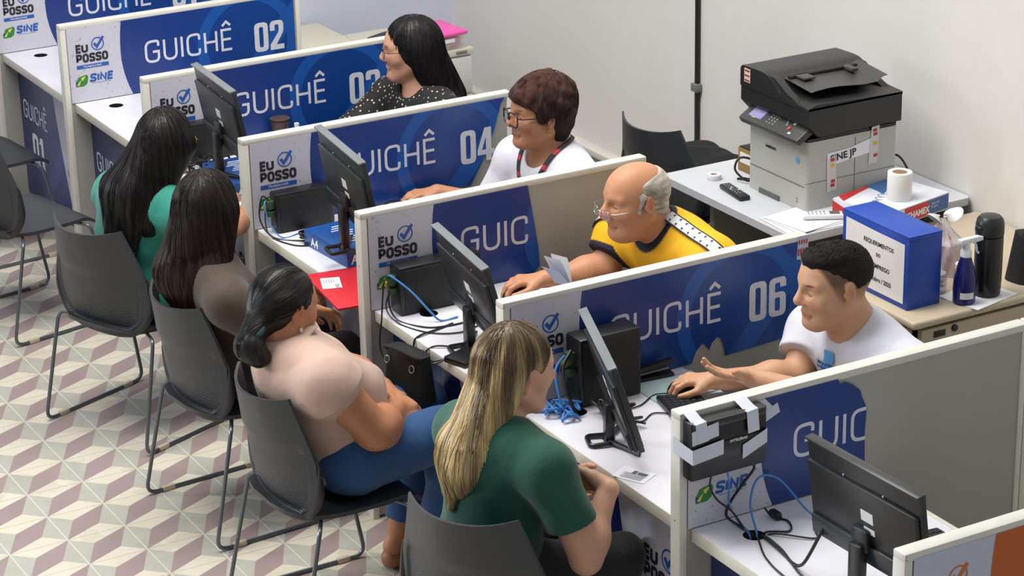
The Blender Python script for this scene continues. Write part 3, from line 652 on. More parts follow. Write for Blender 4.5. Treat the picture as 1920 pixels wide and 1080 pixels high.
fb = MB(); fb.box((0, 0, .012), (.02, .04, .022), 0, .006); o = fb.build('cable_plug', blkp); o.location = (1.185, h7[1]+.055, DZ); tag(o, 'black plug lying upright on the bottom right desk', 'plug')
random.seed(11)
def tangle(label, cx, cy, sx, sy, n, r=.003, m=cab, z=DZ, grp='loose cables on the desks', lift=.03):
    p = [(cx+random.uniform(-sx, sx), cy+random.uniform(-sy, sy), z+.005+random.random()*lift) for _ in range(n)]
    cable(label, p, r, m, 'cable', None, 7)
# desk 5
y5 = PY(5)-TH
cable('black cable drooping from computer 05 over the desk edge, leftmost', [(1.00, y5-.06, .865), (.965, y5-.075, .87), (.945, y5-.085, .75), (.935, y5-.09, .64), (.965, y5-.17, .56), (1.00, y5-.28, .50), (1.0, y5-.33, .30)], .0028)
cable('black cable looping from computer 05 across the desk', [(1.00, y5-.06, .87), (.975, y5-.08, .80), (.985, y5-.12, D_), (1.03, y5-.22, D_), (1.10, y5-.25, D_), (1.2, y5-.25, D_)], .003)
cable('second black loop in front of computer 05', [(1.0, y5-.06, .85), (.965, y5-.08, .78), (.975, y5-.15, D_), (1.02, y5-.27, D_), (1.10, y5-.32, D_), (1.18, y5-.30, D_)], .0025)
cable('black cable from the monitor foot of desk 05 hanging over the front edge', [(1.12, y5-.24, D_), (1.05, y5-.26, D_), (.975, y5-.28, D_), (.955, y5-.285, .72), (.958, y5-.29, .60), (1.005, y5-.30, .45), (1.0, y5-.31, .2)], .0035)
cable('black cable hanging in front of the printed panel of desk 05', [(1.13, y5-.45, D_), (1.04, y5-.42, D_), (.972, y5-.38, D_), (.950, y5-.37, .70), (.975, y5-.36, .5), (1.01, y5-.47, .25), (1.0, y5-.5, .1)], .003)
cable('blue network cable hanging from computer 05', [(1.0, y5-.05, .86), (.985, y5-.08, .885), (1.03, y5-.13, .84), (1.07, y5-.18, .78), (1.10, y5-.2, D_), (1.16, y5-.2, D_)], .0035, cabb)
# desk 4
y4 = PY(4)-TH
cable('black cable looping out left of computer 04 over the desk', [(.995, y4-.05, .86), (.965, y4-.05, .88), (.950, y4-.06, .80), (.975, y4-.12, D_), (1.05, y4-.2, D_), (1.12, y4-.22, D_)], .003)
cable('black cable hanging lower left of computer 04', [(.995, y4-.05, .85), (.97, y4-.06, .82), (.965, y4-.1, .755), (1.0, y4-.22, D_), (1.06, y4-.25, D_), (1.10, y4-.18, D_)], .0025)
cable('light blue cable beside computer 04', [(.995, y4-.04, .85), (.97, y4-.06, .86), (.975, y4-.08, .79), (1.0, y4-.13, D_), (1.07, y4-.12, D_)], .0025, cabb)
for i, s_ in enumerate(('thick knotted black cable beside the ream of desk 04', 'black cable coiled in front of the ream of desk 04', 'black cable bundle under the monitor of desk 04')):
    tangle(s_, 1.07, y4-.24+.02*i, .035, .04, 9+i, .004)
for i, s_ in enumerate(('black cable coiled on desk 03', 'tangled black cable beside the ream of desk 03', 'black cable loop behind the woman in teal', 'dark cable bundle under the monitor of desk 03')):
    tangle(s_, 1.02+.03*i, .66-.03*i, .05, .07, 10, .0045, lift=.06)
y6 = PY(6)-TH
for i, s_ in enumerate(('blue network cable coiled on desk 06 beside the blonde woman', 'second coil of blue network cable on desk 06', 'lowest coil of blue cable by the edge of desk 06')):
    tangle(s_, 1.03+.02*i, y6-.10-.01*i, .045, .06, 12, .0038, cabb, lift=.03)
for i, s_ in enumerate(('black cable bundle at the foot of computer 06', 'thick black cable looping round the monitor foot of desk 06', 'black cable tangle behind the monitor of desk 06')):
    tangle(s_, 1.12+.03*i, y6-.20-.03*i, .05, .06, 10, .0042, lift=.05)
cable('blue network cable rising from desk 06 into computer 06', [(1.06, y6-.13, D_), (1.04, y6-.12, .80), (1.05, y6-.08, .87), (1.09, y6-.06, .90), (1.115, y6-.06, .90)], .0038, cabb)
cable('black cable rising beside computer 06', [(1.08, y6-.15, D_), (1.06, y6-.13, .82), (1.07, y6-.09, .88), (1.11, y6-.07, .92)], .005)
cable('black mouse cable across desk 06', [(1.40, y6-.155, D_), (1.35, y6-.14, D_), (1.28, y6-.18, D_), (1.22, y6-.19, D_), (1.16, y6-.22, D_)], .0022)
cable('black keyboard cable across desk 06', [(1.34, y6-.30, D_), (1.28, y6-.25, D_), (1.22, y6-.28, D_), (1.17, y6-.25, D_)], .0022)
# ================================================================ things along the white wall
pol = MB().box((WX-.012, .60, 2.1), (.016, .020, 3.9), 0, .003); pol.box((WX-.016, .60, .72), (.030, .045, .035), 1, .004)
o = pol.build('cable_conduit', [mat('black_conduit', '17181a', .4), mat('grey_clamp', '6d6f70', .5)]); tag(o, 'black vertical conduit with a clamp running up the white wall', 'conduit')
tt = mat('pale_grey_table_top', 'c3c6cc', .45, noise=.05, nscale=12); tl = mat('grey_table_leg', '8f908c', .5)
root = empty('side_table', (0, 0, 0), 0, 'pale grey table with rounded corner carrying the printer', 'table')
def rrect(x0, x1, y0, y1, r, n=6):
    P = fillet([(x0, y0, 0), (x1, y0, 0), (x1, y1, 0), (x0, y1, 0)], r, True, n); return [(p.x, p.y) for p in P]
MB().prism(rrect(2.50, WX-.005, -1.17, -.335, .03), .028, 0, M4.Translation((0, 0, .712))).build('table_top', tt, root)
for yy in (-.50, -1.05): MB().box((2.88, yy, .356), (.52, .03, .712), 0, .003).build('panel_leg', tl, root)
MB().box((3.10, -.775, .45), (.02, .52, .40)).build('back_board', tl, root)
# printer -------------------------------------------------------------
root = empty('printer', (2.69, -.99, .74), 0, 'grey and black multifunction laser printer on the side table', 'printer')
pg = mat('printer_grey', 'b1b3ad', .45); pd = mat('printer_black', '1f2021', .38); pdg = mat('printer_dark_grey', '3c3c3b', .42)
W, Dp = .36, .40     # y width, x depth
m_ = MB(); P = fillet([(0, 0, 0), (Dp, 0, 0), (Dp, W, 0), (0, W, 0)], .018, True, 5); m_.prism([(p.x, p.y) for p in P], .262)
m_.build('body', pg, root, sharp=.5)
mb = MB(); mb.box((-.001, W/2, .095), (.003, W-.03, .0015), 0); mb.box((.0, .255, .035), (.004, .0015, .0), 0) if False else None
mb.box((-.0015, W*.62, .010), (.006, .125, .018), 0).box((.19, -.001, .11), (.40, .0015, .0015), 0).box((.21, -.001, .13), (.0015, .0015, .24), 0).box((.36, -.001, .08), (.004, .002, .02), 0)
for q in (0, 1): mb.box((-.001, .055, .030+.012*q), (.003, .004, .005), 0)
mb.build('seams', mat('seam_grey', '5f615e', .6), root)
mb = MB(); text_mesh(mb, 'SAMSUNG', .014, 0, basis((-.0012, W*.70, .185), (0, -1, 0), (0, 0, 1)), .0006); mb.build('maker_name', blkp, root)
MB().lathe([(0, 0), (.012, 0), (.012, .001), (0, .001)], T=basis((-.0008, .055, .185), (0, -1, 0), (0, 0, 1))).build('round_sticker', mat('sky_sticker', '5fa4dc', .5), root)
# output tray well, black deck and column
mb = MB(); mb.prism([(0, .004), (Dp-.01, .004), (Dp-.01, W-.004), (0, W-.004), (0.0, W*.5)], .010, 0, M4.Translation((.004, 0, .262)))
mb.box((.12, W*.60, .277), (.20, W*.62, .006), 1, .002, ry=R(-6)); mb.box((.22, .055, .30), (.33, .10, .075), 0, .008); mb.box((.34, W/2, .30), (.12, W-.01, .08), 0, .008)
mb.build('output_tray', [pd, pdg], root)
# scanner unit: lower slab z .315-.40
mb = MB(); zz = .315
pr = [(-.012, .015), (.03, -.030), (Dp-.002, -.030), (Dp-.002, .075), (.02, .09), (-.012, .078)]
T = basis((0, W+.035, zz), (1, 0, 0), (0, 0, 1)); mb.prism(pr, W+.055, 0, T)        # extruded along -y
mb.build('scanner_bed', pd, root)
# ADF lid: profile in y-z (high at +y, sweeping down to the -y side), extruded along x
prof = [(W+.035, .078), (W+.035, .135), (W+.025, .147), (W-.09, .150), (W-.13, .146), (W-.165, .128), (W-.20, .098), (W-.24, .086), (-.02, .078), (-.02, .070), (W+.035, .070)]
sl = fillet([(a, b_, 0) for a, b_ in prof], [0, .01, .01, .02, .02, .03, .03, .03, 0, 0, 0], True, 4)
mb = MB(); T = M4(((0, 0, 1, -.016), (1, 0, 0, 0), (0, 1, 0, zz), (0, 0, 0, 1))); mb.prism([(p.x, p.y) for p in sl], Dp+.016, 0, T); mb.build('document_feeder', pd, root, sharp=.7)
# cheek walls framing the feeder mouth, feed tray
mb = MB(); mb.box((.20, W-.172, zz+.134), (.30, .018, .014), 0, .003); mb.build('feeder_mouth', blk3, root)
mb = MB()
def tray(u, v): return (.04+.34*u, W-.15-.17*v, zz+.132-.016*v+.006*sin(u*pi*2)*v+.012*(u > .9))
mb.grid(tray, 14, 8); mb.box((.10, W-.20, zz+.137), (.05, .06, .008), 0, .002); mb.box((.30, W-.20, zz+.137), (.03, .06, .012), 0, .002); mb.build('feed_tray', pdg, root)
for s_ in (.02, Dp-.006): MB().prism([(W-.10, .145), (W-.17, .140), (W-.24, .105), (W-.31, .082), (W-.10, .082)], .03, 0, M4(((0, 0, 1, s_-.03), (1, 0, 0, 0), (0, 1, 0, zz), (0, 0, 0, 1)))).build('side_wall', pd, root)
# control panel, tilted, facing -x
T = M4.Translation((-.004, W/2-.002, .292)) @ M4.Rotation(R(-32), 4, 'Y')
mb = MB(); mb.box((0, 0, 0), (.095, W, .028), 0, .008, T); mb.box((.0, .105, .0145), (.045, .075, .002), 1, .0005, T); mb.box((-.022, .11, .0145), (.006, .02, .002), 3, 0, T)
for i in range(4):
    for j in range(3): mb.box((.018-.013*i, .030-.018*j, .0148), (.007, .010, .003), 2, .0008, T, seg=1)
for j in range(5): mb.box((.022-.006*j, -.055-.004*j, .0148), (.007, .009, .003), 2, .0008, T, seg=1)
mb.lathe([(0, 0), (.007, 0), (.007, .003), (0, .003)], (-.010, -.095, .0145), 4, 12, T); mb.box((-.028, -.115, .0148), (.009, .014, .003), 5, .0008, T); mb.box((.015, -.10, .0148), (.008, .012, .003), 5, .0008, T)
mb.build('control_panel', [pdg, mat('lcd_violet', '8d88b5', .2), mat('key_grey', '77797a', .5), mat('led_green', '9bd04e', .4), mat('key_red', 'c8402e', .4), mat('key_white', 'd6d8df', .4)], root)
mb = MB(); mb.box((-.018, W-.012, zz+.115), (.002, .036, .050), 0)
for i in range(3): mb.box((-.0195, W-.012, zz+.133-.018*i), (.001, .028, .006), 1)
mb.build('warning_sticker', [mat('sticker_cream', 'd9c6b4', .5), mat('sticker_red', '8a2f2f', .5)], root)
mb = MB(); T = basis((.09, -.002, .165), (1, 0, .10), (-.10, 0, 1)); mb.poly([(0, -.004), (.20, -.002), (.205, .052), (.10, .040), (0, .045)], 0, 0, T); text_mesh(mb, 'SINE JP', .036, 1, T @ M4.Translation((.012, .008, .0006)), .0012, 1.05)
mb.poly([(-.012, -.10), (.032, -.10), (.035, .03), (-.004, .02)], .0008, 2, T); mb.poly([(.175, -.045), (.215, -.05), (.235, .09), (.200, .09)], .0008, 2, T)
for (x_, y_) in ((.005, -.085), (.008, -.07), (.20, -.025), (.205, .055), (.205, .07), (.012, .01)): mb.poly([(x_, y_), (x_+.018, y_), (x_+.018, y_+.012), (x_, y_+.012)], .0011, 3, T)
for (x_, y_) in ((.202, .02), (.010, -.012)): mb.poly([(x_, y_), (x_+.018, y_), (x_+.018, y_+.014), (x_, y_+.014)], .0011, 4, T)
mb.build('taped_name_strip', [wp, blk, mat('clear_tape', 'c9cac8', .25), mat('tape_red', 'a83236', .5), mat('tape_yellow', 'd7a93a', .5)], root, recalc=False)
# small stuff on the table
mb = MB(); mb.lathe([(.013, 0), (.026, 0), (.027, .002), (.027, .017), (.026, .019), (.013, .019), (.013, 0)]); o = mb.build('tape_roll', mat('white_tape_roll', 'd9d7d8', .4)); o.location = (2.635, -.49, .7405); tag(o, 'small roll of white tape on the side table', 'tape')
root = empty('remote_control', (2.60, -.675, .7405), R(-8), 'black remote control on the side table', 'remote control')
MB().box((0, 0, .009), (.045, .17, .017), 0, .006).build('case', blkp, root); mb = MB()
for i in range(7):
    for j in range(3): mb.box((-.012+.012*j, .06-.017*i, .0185), (.007, .008, .003), (1 if (i, j) in ((2, 1), (3, 0), (4, 2)) else 0), .001, seg=1)
mb.build('keys', [mat('key_grey', '77797a'), lbl], root)
mb = MB(); o = MB().tube(catmull([(2.70, -.545, .745), (2.72, -.56, .746), (2.74, -.575, .745)], 4), [.004]*3+[.005]*3+[.003]*3, n=8).build('pen_cap', blkp); tag(o, 'short black plug end lying left of the printer', 'plug')
mb = MB(); mb.box((0, 0, .045), (.055, .13, .09), 0, .002).box((-.028, 0, .055), (.002, .10, .04), 1); mb.box((0, 0, .0925), (.05, .12, .004), 2, .001)
o = mb.build('small_carton', [mat('yellow_carton', '8a7038', .6), lbl, blk3]); o.location = (2.80, -.51, .7405); tag(o, 'small dark-topped yellow carton hidden left of the printer', 'carton')
cable('black cord looping beside the printer', [(2.79, -.60, .80), (2.71, -.56, .83), (2.68, -.56, .79), (2.70, -.60, .755), (2.74, -.605, .75)], .0045)
cable('black mains cord from the printer up the wall behind', [(3.095, -.90, .86), (3.125, -.95, .87), (3.15, -.98, .82), (3.17, -.99, .745)], .004)
# papers and calculator-like white remote
for i, (a, dx, dy, lb) in enumerate(((-4, 0, 0, 'sheet of white paper at the bottom of the loose stack'), (3, .02, .01, 'sheet of white paper in the middle of the loose stack'), (9, .03, .02, 'topmost loose sheet under the white remote'))):
    mb = MB(); mb.grid(lambda u, v: (-.15+.30*u, -.105+.21*v, .0012+.010*max(0, .16-u)*0+.006*max(0, u-.85)*4*v), 8, 6); mb.box((0, 0, .0005), (.296, .206, .0008))
    o = mb.build('paper_sheet', wp); o.location = (2.665+dx, -1.055+dy, .741+.0022*i); o.rotation_euler = (0, 0, R(a)); tag(o, lb, 'paper')
root = empty('air_conditioner_remote', (2.70, -1.075, .7485), R(61), 'white remote with small grey screen lying on the papers', 'remote control')
MB().box((0, 0, .009), (.05, .145, .018), 0, .007).build('case', mat('white_glossy_plastic', 'dde0e3', .3), root); mb = MB(); mb.box((0, -.042, .0185), (.030, .036, .001), 0)
for i in range(5):
    for j in range(2): mb.box((-.010+.02*j, .05-.014*i, .0187), (.008, .006, .002), 1, .001, seg=1)
mb.build('screen_and_keys', [mat('lcd_grey', '56605f', .3), mat('key_grey', '77797a')], root)
# ream box with roll
root = empty('paper_box', (2.955, -1.135, .7405), R(12), 'white, red and blue A4 paper ream box beside the printer', 'box'); hb = .062
cw = mat('ream_white', 'd9dce6', .45, noise=.12, nscale=18); crd = mat('ream_red', 'c2252d', .4); cbl = mat('ream_blue', '355f9c', .4)
mb = MB(); mb.box((0, 0, hb/2), (.34, .25, hb), 0, .002)
T = basis((-.165, -.1256, .004), (1, 0, 0), (0, 0, 1)); mb.poly([(.09, 0), (.22, 0), (.22, hb-.008), (.09, hb-.008)], .0004, 1, T); mb.poly([(.22, 0), (.33, 0), (.33, hb-.008), (.22, hb-.008)], .0004, 2, T)
text_mesh(mb, 'CHAMEX', .032, 3, T @ M4.Translation((.10, .012, .001)), .0012, .95); text_mesh(mb, 'Papel A4\n75 g/m²', .012, 3, T @ M4.Translation((.235, .034, .001)))
mb.poly([(0, 0), (.05, 0), (.03, hb-.008), (0, hb-.008)], .0004, 1, T)
T = basis((-.17, -.125, hb+.0004), (1, 0, 0), (0, 1, 0)); mb.poly([(0, .20), (.03, .25), (.34, .25), (.34, .23), (.22, .24), (.10, .22)], 0, 1, T); mb.poly([(.16, .15), (.26, .20), (.30, .25), (.18, .25)], .0002, 2, T); mb.poly([(0, 0), (.04, 0), (.02, .05), (0, .12)], 0, 1, T)
for q in range(5): ribbon(mb, [(.05+.03*q+.012*cos(a), .10+.014*q+.016*sin(a)) for a in [i*pi/7 for i in range(11)]], .003, .0004, 2, T)
T = basis((-.1706, .125, .004), (0, -1, 0), (0, 0, 1)); mb.poly([(0, 0), (.25, 0), (.25, .05), (.16, .05), (.1, .02), (0, .05)], 0, 1, T)
mb.build('carton', [cw, crd, cbl, wp], root, recalc=False)
mb = MB(); mb.lathe([(.026, 0), (.043, 0), (.044, .002), (.044, .098), (.043, .10), (.027, .10), (.026, .098), (.026, 0)], n=36); mb.lathe([(.0262, .004), (.0245, .004), (.0245, .0975), (.0262, .0975)], mi=1, n=36)
o = mb.build('label_roll', [mat('white_roll', 'e3e2df', .5), mat('cardboard_core', '8a6a45', .7)]); o.location = (2.955, -1.180, .7405+hb); tag(o, 'white paper roll with brown core standing on the ream box', 'roll')
# beige cabinet -------------------------------------------------------
bg = mat('beige_laminate', 'b3a58c', .5, noise=.05, nscale=9); bgt = mat('beige_top', 'bfb19a', .45, noise=.05, nscale=9); dk = mat('dark_gap', '1f1c18', .8)
root = empty('beige_cabinet', (0, 0, 0), 0, 'beige cabinet carrying the blue file box and thermos flask', 'cabinet')
cx0, cx1, cy0, cy1, ct = 2.42, WX-.01, -1.945, -1.205, .70
MB().box(((cx0+cx1)/2, (cy0+cy1)/2, ct-.014), (cx1-cx0, cy1-cy0, .028), 0, .010, seg=3).build('cabinet_top', bgt, root)
MB().box(((cx0+cx1)/2+.03, (cy0+cy1)/2+.01, (ct-.03)/2), (cx1-cx0-.07, cy1-cy0-.06, ct-.03)).build('carcass', dk, root)
MB().box(((cx0+cx1)/2+.018, cy0+.022, (ct-.04)/2), (cx1-cx0-.05, .022, ct-.04), 0, .002).build('side_panel', bg, root)
f_ = MB().box((cx0+.022, (cy0+cy1)/2+.02, ct-.12), (.020, cy1-cy0-.05, .16), 0, .003); f_.build('drawer', bg, root)
MB().box((cx0+.022, (cy0+cy1)/2+.02, .27), (.020, cy1-cy0-.05, .50), 0, .003).build('door', bg, root)
mb = MB(); mb.box((cx0+.115, cy0+.010, ct-.062), (.048, .003, .022), 0, .001).box((cx0+.115, cy0+.010, ct-.085), (.035, .002, .006), 2); mb.build('lock_plate', [blkp, silv, bg], root)
MB().lathe([(0, 0), (.012, 0), (.012, .006), (.008, .008), (0, .008)], T=basis((cx0+.175, cy0+.011, ct-.055), (1, 0, 0), (0, 0, 1))).build('lock', blkp, root)
# blue archive box
bl = mat('blue_corrugated_plastic', '1746a8', .42, noise=.06, nscale=12); root = empty('file_box', (2.535, -1.672, ct), 0, 'large blue corrugated archive box with a white title sheet', 'file box')
mb = MB(); mb.box((0, 0, .125), (.135, .35, .25), 0, .002); mb.build('box', bl, root)
mb = MB(); mb.box((0, 0, .2515), (.137, .352, .003), 0, .001).box((-.010, -.177, .242), (.12, .002, .012), 0, .0005); mb.build('lid', bl, root)
mb = MB(); T = basis((-.069, .155, .018), (0, -1, 0), (0, 0, 1)); mb.poly([(0, 0), (.31, 0), (.31, .205), (.16, .207), (0, .212)], 0, 0, T)
for s_, yy, q in (('REQUERIMENTOS', .158, .021), ('DO', .122, .016), ('DESEMPREGO', .080, .021), ('Dezembro / 2025', .035, .021)): text_mesh(mb, s_, q, 1, T @ M4.Translation((.175, yy, .0006)), .0006, .95, 'CENTER')
mb.build('title_sheet', [wp, blk], root, recalc=False)
# plastic bag, jar, spray bottle, thermos, paper sheet, black bag
mb = MB(); mb.box((0, 0, .0006), (.21, .16, .0012)); mb.grid(lambda u, v: (-.105+.21*u, -.08+.16*v, .0013+.008*max(0, v-.8)*3), 6, 4)
o = mb.build('paper_sheet', wp); o.location = (2.75, -1.865, ct+.0005); o.rotation_euler = (0, 0, R(12)); tag(o, 'white sheet under the spray bottle and thermos', 'paper')
o = None
root = empty('spray_bottle', (2.672, -1.885, ct+.0022), 0, 'dark blue spray bottle with white trigger head', 'spray bottle')
mb = MB(); mb.lathe([(0, 0), (.034, 0), (.037, .004), (.038, .05), (.036, .085), (.026, .13), (.018, .155), (.016, .163), (0, .163)]); mb.build('bottle_body', mat('navy_plastic', '14185e', .22), root)
MB().lathe([(.0384, .02), (.0386, .02), (.0386, .042), (.0384, .042)], n=28).build('bottle_label', lbl, root) if False else None
mb = MB(); mb.grid(lambda u, v: (.0388*cos(R(-150+70*u)), .0388*sin(R(-150+70*u)), .022+.022*v), 10, 2); mb.build('bottle_label', lbl, root)
mb = MB(); mb.lathe([(.017, .158), (.019, .160), (.018, .178), (.014, .184), (.012, .205), (0, .206)]); mb.box((.012, 0, .212), (.085, .022, .020), 0, .006).box((.058, 0, .210), (.014, .016, .014), 0, .003); mb.build('spray_head', mat('white_plastic', 'dfe2e6', .35), root)
MB().tube(catmull([(.028, 0, .206), (.040, 0, .190), (.044, 0, .170), (.052, 0, .160)], 5), .004).build('trigger', mat('white_plastic', ''), root)
root = empty('thermos_flask', (2.782, -1.868, ct+.0022), 0, 'black thermos flask on the white sheet', 'thermos')
MB().lathe([(0, 0), (.040, 0), (.044, .004), (.046, .03), (.046, .20), (.044, .205), (0, .205)], n=32).build('flask_body', mat('glossy_black', '17181a', .22), root)
mb = MB(); mb.lathe([(.044, .207), (.047, .210), (.047, .245), (.043, .262), (.034, .272), (.018, .275), (0, .2755)], n=32); mb.box((-.046, 0, .235), (.014, .03, .02), 0, .005); mb.build('flask_lid', mat('satin_black', '202224', .35), root)
mb = MB(); mb.lathe([(0, 0), (.030, 0), (.033, .006), (.033, .05), (.030, .055), (.030, .068), (0, .070)]); mb.lathe([(0, .003), (.027, .004), (.027, .030), (0, .034)], mi=1)
jar = empty('snack_jar', (2.655, -1.765, ct+.002), 0, 'small clear jar of brown biscuits between box and spray bottle', 'jar')
MB().lathe([(0, 0), (.030, 0), (.033, .006), (.033, .05), (.030, .055), (.030, .068), (0, .070)]).build('jar_body', mat('clear_plastic', 'd8dcdc', .15, alpha=.45), jar)
mb = MB(); random.seed(5)
for i in range(12): mb.lathe([(0, 0), (.010, .001), (.011, .004), (0, .006)], (random.uniform(-.014, .014), random.uniform(-.014, .014), .004+.003*i), 0, 10)
k_ = mb.build('biscuits', mat('biscuit_brown', '9a7247', .7), jar); k_['kind'] = 'stuff'
yj = MB().lathe([(0, 0), (.028, 0), (.030, .004), (.030, .05), (.026, .055), (0, .055)]).lathe([(0, .055), (.028, .055), (.028, .07), (0, .071)], mi=1).build('yellow_jar', [mat('yellow_plastic', 'c49b2a', .4), mat('white_plastic', '')]); yj.location = (2.78, -1.75, ct+.001); tag(yj, 'yellow jar with white lid behind the spray bottle', 'jar')
# knotted translucent bag
bagm = mat('translucent_bag', 'e2dedd', .35, alpha=.62); root = empty('plastic_bag', (2.80, -1.61, ct), 0, 'knotted white plastic bag with pink things inside', 'bag')
mb = MB()
def bag(u, v):
    a = 2*pi*u; r = (.075*(1-v*.25) if v < .6 else .075*(.85-.85*((v-.6)/.4)**.7*.92)); r *= 1+.10*sin(7*a+5*v)+.06*sin(13*a-9*v); r = max(r, .006); return (r*cos(a), r*1.05*sin(a), .002+.185*v)
mb.grid(bag, 64, 26); mb.build('bag_body', bagm, root)
for s_ in (-1, 1):
    mb = MB(); mb.grid(lambda u, v: (s_*(.008+.060*sin(v*pi)*(.6+.4*cos(2*pi*u))), .030*sin(2*pi*u)*sin(v*pi)+.01*sin(v*9), .187+.022*cos(2*pi*u)*sin(v*pi)+.010*v), 16, 14); mb.build('knotted_handle', mat('bag_white', 'e4e2e2', .4, alpha=.85), root)
MB().lathe([(0, .0), (.05, .0), (.055, .04), (.045, .12), (.02, .15), (0, .152)], (0, 0, .004)).build('pink_packet', mat('pink_plastic', 'cf7f8e', .5), root)
# black handbag at the right edge
root = empty('handbag', (3.02, -1.82, ct+.001), R(8), 'black bag at the right edge on the beige cabinet', 'bag')
mb = MB()
def hb_(u, v):
    a = 2*pi*u; q = (.10*(1-.25*v), .065*(1-.35*v)); n_ = 3
    return (q[0]*math.copysign(abs(cos(a))**(2/n_), cos(a)), q[1]*math.copysign(abs(sin(a))**(2/n_), sin(a)), .16*v+.012*sin(3*a)*v)
mb.grid(hb_, 40, 12); mb.grid(lambda u, v: tuple(V(hb_(u, 1))*(1-v)+V((0, 0, .172))*v), 40, 3); mb.build('bag_body', mat('black_fabric', '141416', .7, bump=.3, bscale=80), root)
MB().tube(catmull([(-.06, 0, .15), (-.05, -.03, .20), (0, -.04, .215), (.05, -.03, .20), (.06, 0, .15)], 8), .008).build('bag_strap', MATS['black_fabric'], root)
MB().tube(catmull([(-.035, -.058, .125), (-.01, -.07, .15), (.012, -.066, .13), (.03, -.075, .155), (.05, -.06, .13)], 6), .009).build('coral_ribbon', mat('coral_cloth', 'cf6a55', .6), root)
# black clothing on the chair by the wall
mb = MB()
def cl(u, v):
    x_ = -.18+.42*u; y_ = -.24+.46*v
    return (x_+.02*sin(9*v), y_, .010+.215*max(0, sin(pi*min(1, u*1.05)))**.5*max(0, sin(pi*v))**.35+.016*sin(11*u+4*v)*sin(8*v)+.010*sin(23*v+6*u))
mb.grid(cl, 40, 40); mb.grid(lambda u, v: (cl(u, v)[0], cl(u, v)[1], .004), 40, 40)
o = mb.build('folded_jacket', mat('black_cloth', '0f0f11', .85, bump=.5, bscale=30)); o.location = (2.93, .06, .448); tag(o, 'crumpled black jacket lying on the chair by the wall', 'jacket')
# white pedestal in the corner with the pink-lidded box
root = empty('drawer_pedestal', (0, 0, 0), 0, 'white three-drawer pedestal with cream top in the far corner', 'drawer cabinet')
px0, px1, py0, py1, pt = 2.56, 2.96, 1.965, 2.50, .63
wl = mat('white_laminate', 'cbccca', .5); ctop = mat('cream_top', 'c8c5b2', .5)
MB().box(((px0+px1)/2, (py0+py1)/2, (pt+.04)/2), (px1-px0-.01, py1-py0-.03, pt-.08)).build('carcass', wl, root)
MB().box(((px0+px1)/2, (py0+py1)/2, pt-.015), (px1-px0+.01, py1-py0, .03), 0, .003).build('pedestal_top', ctop, root)
for i in range(3):
    dr = MB().box(((px0+px1)/2, py0+.012, pt-.125-.185*i), (px1-px0-.012, .018, .172), 0, .002).build('drawer', wl, root)
    MB().box((px0+.13, py0-.002, pt-.075-.185*i), (.09, .02, .014), 0, .004).build('handle', mat('beige_handle', 'b3a68c', .4), dr)
MB().box((px1-.06, py0-.002, pt-.014), (.055, .004, .014), 0, .001).build('lock_plate', silv, root)
for sx in (px0+.05, px1-.05):
    for sy in (py0+.06, py1-.06): MB().tube([(sx-.012, sy, .025), (sx+.012, sy, .025)], .024, n=16).build('caster', blkp, root)
# wide low cabinet top to its left
root = empty('storage_cabinet', (0, 0, 0), 0, 'pale cream topped cabinet against the daylight-tinted back wall', 'cabinet')
MB().box((2.34, 2.52, .31), (.40, .46, .60)).build('carcass', wl, root); MB().box((2.34, 2.52, .62), (.42, .48, .025), 0, .003).build('cabinet_top', ctop, root)
root = empty('food_box', (2.84, 2.08, pt+.001), R(4), 'clear plastic food box with bright pink lid on the pedestal', 'food box')
clr = mat('clear_box', 'e3e6ea', .1, alpha=.35)
MB().box((0, 0, .035), (.16, .22, .068), 0, .008).build('box_body', clr, root); MB().box((0, 0, .076), (.18, .24, .018), 0, .006).build('box_lid', mat('hot_pink_plastic', 'ef55ae', .35), root)
MB().box((-.03, -.05, .026), (.075, .10, .040), 0, .006).build('orange_food', mat('orange_pack', 'd98a2c', .5), root); MB().box((.045, -.03, .028), (.06, .10, .040), 0, .006).build('red_food', mat('red_orange_pack', 'd2603a', .5), root)
MB().box((-.02, -.1115, .046), (.085, .002, .018)).build('box_label', wp, root)
# office chair seen over the woman's head
root = empty('office_chair', (2.20, 1.52, 0), R(195), 'dark blue office chair whose curved back top shows above the dark-haired head', 'office chair')
navc = mat('dark_navy_mesh', '1e2230', .6)
mb = MB(); mb.grid(lambda u, v: (-.20-.04*v+.10*(2*u-1)**2, (2*u-1)*(.16-.03*v**3), .50+.36*v-.04*(2*u-1)**2*v), 20, 14); mb.grid(lambda u, v: (-.23-.04*v+.10*(2*u-1)**2, (2*u-1)*(.16-.03*v**3), .50+.36*v-.04*(2*u-1)**2*v), 20, 14); mb.build('backrest', navc, root)
MB().tube([(-.23+.10*((i-10)/10)**2, (i-10)/10*.135, .865-.04*((i-10)/10)**2) for i in range(21)], .018, n=10).build('backrest_rim', navc, root)
MB().box((0, 0, .46), (.46, .46, .07), 0, .03).build('seat', navc, root); MB().tube([(0, 0, .07), (0, 0, .43)], .025, n=12).build('gas_column', blkp, root)
for i in range(5):
    a = 2*pi*i/5; lg = MB().tube([(0, 0, .09), (.27*cos(a), .27*sin(a), .07)], [.022, .014], n=8).build('base_arm', blkp, root); MB().tube([(.27*cos(a), .27*sin(a)-.015, .026), (.27*cos(a), .27*sin(a)+.015, .026)], .025, n=14).build('caster', blkp, lg)

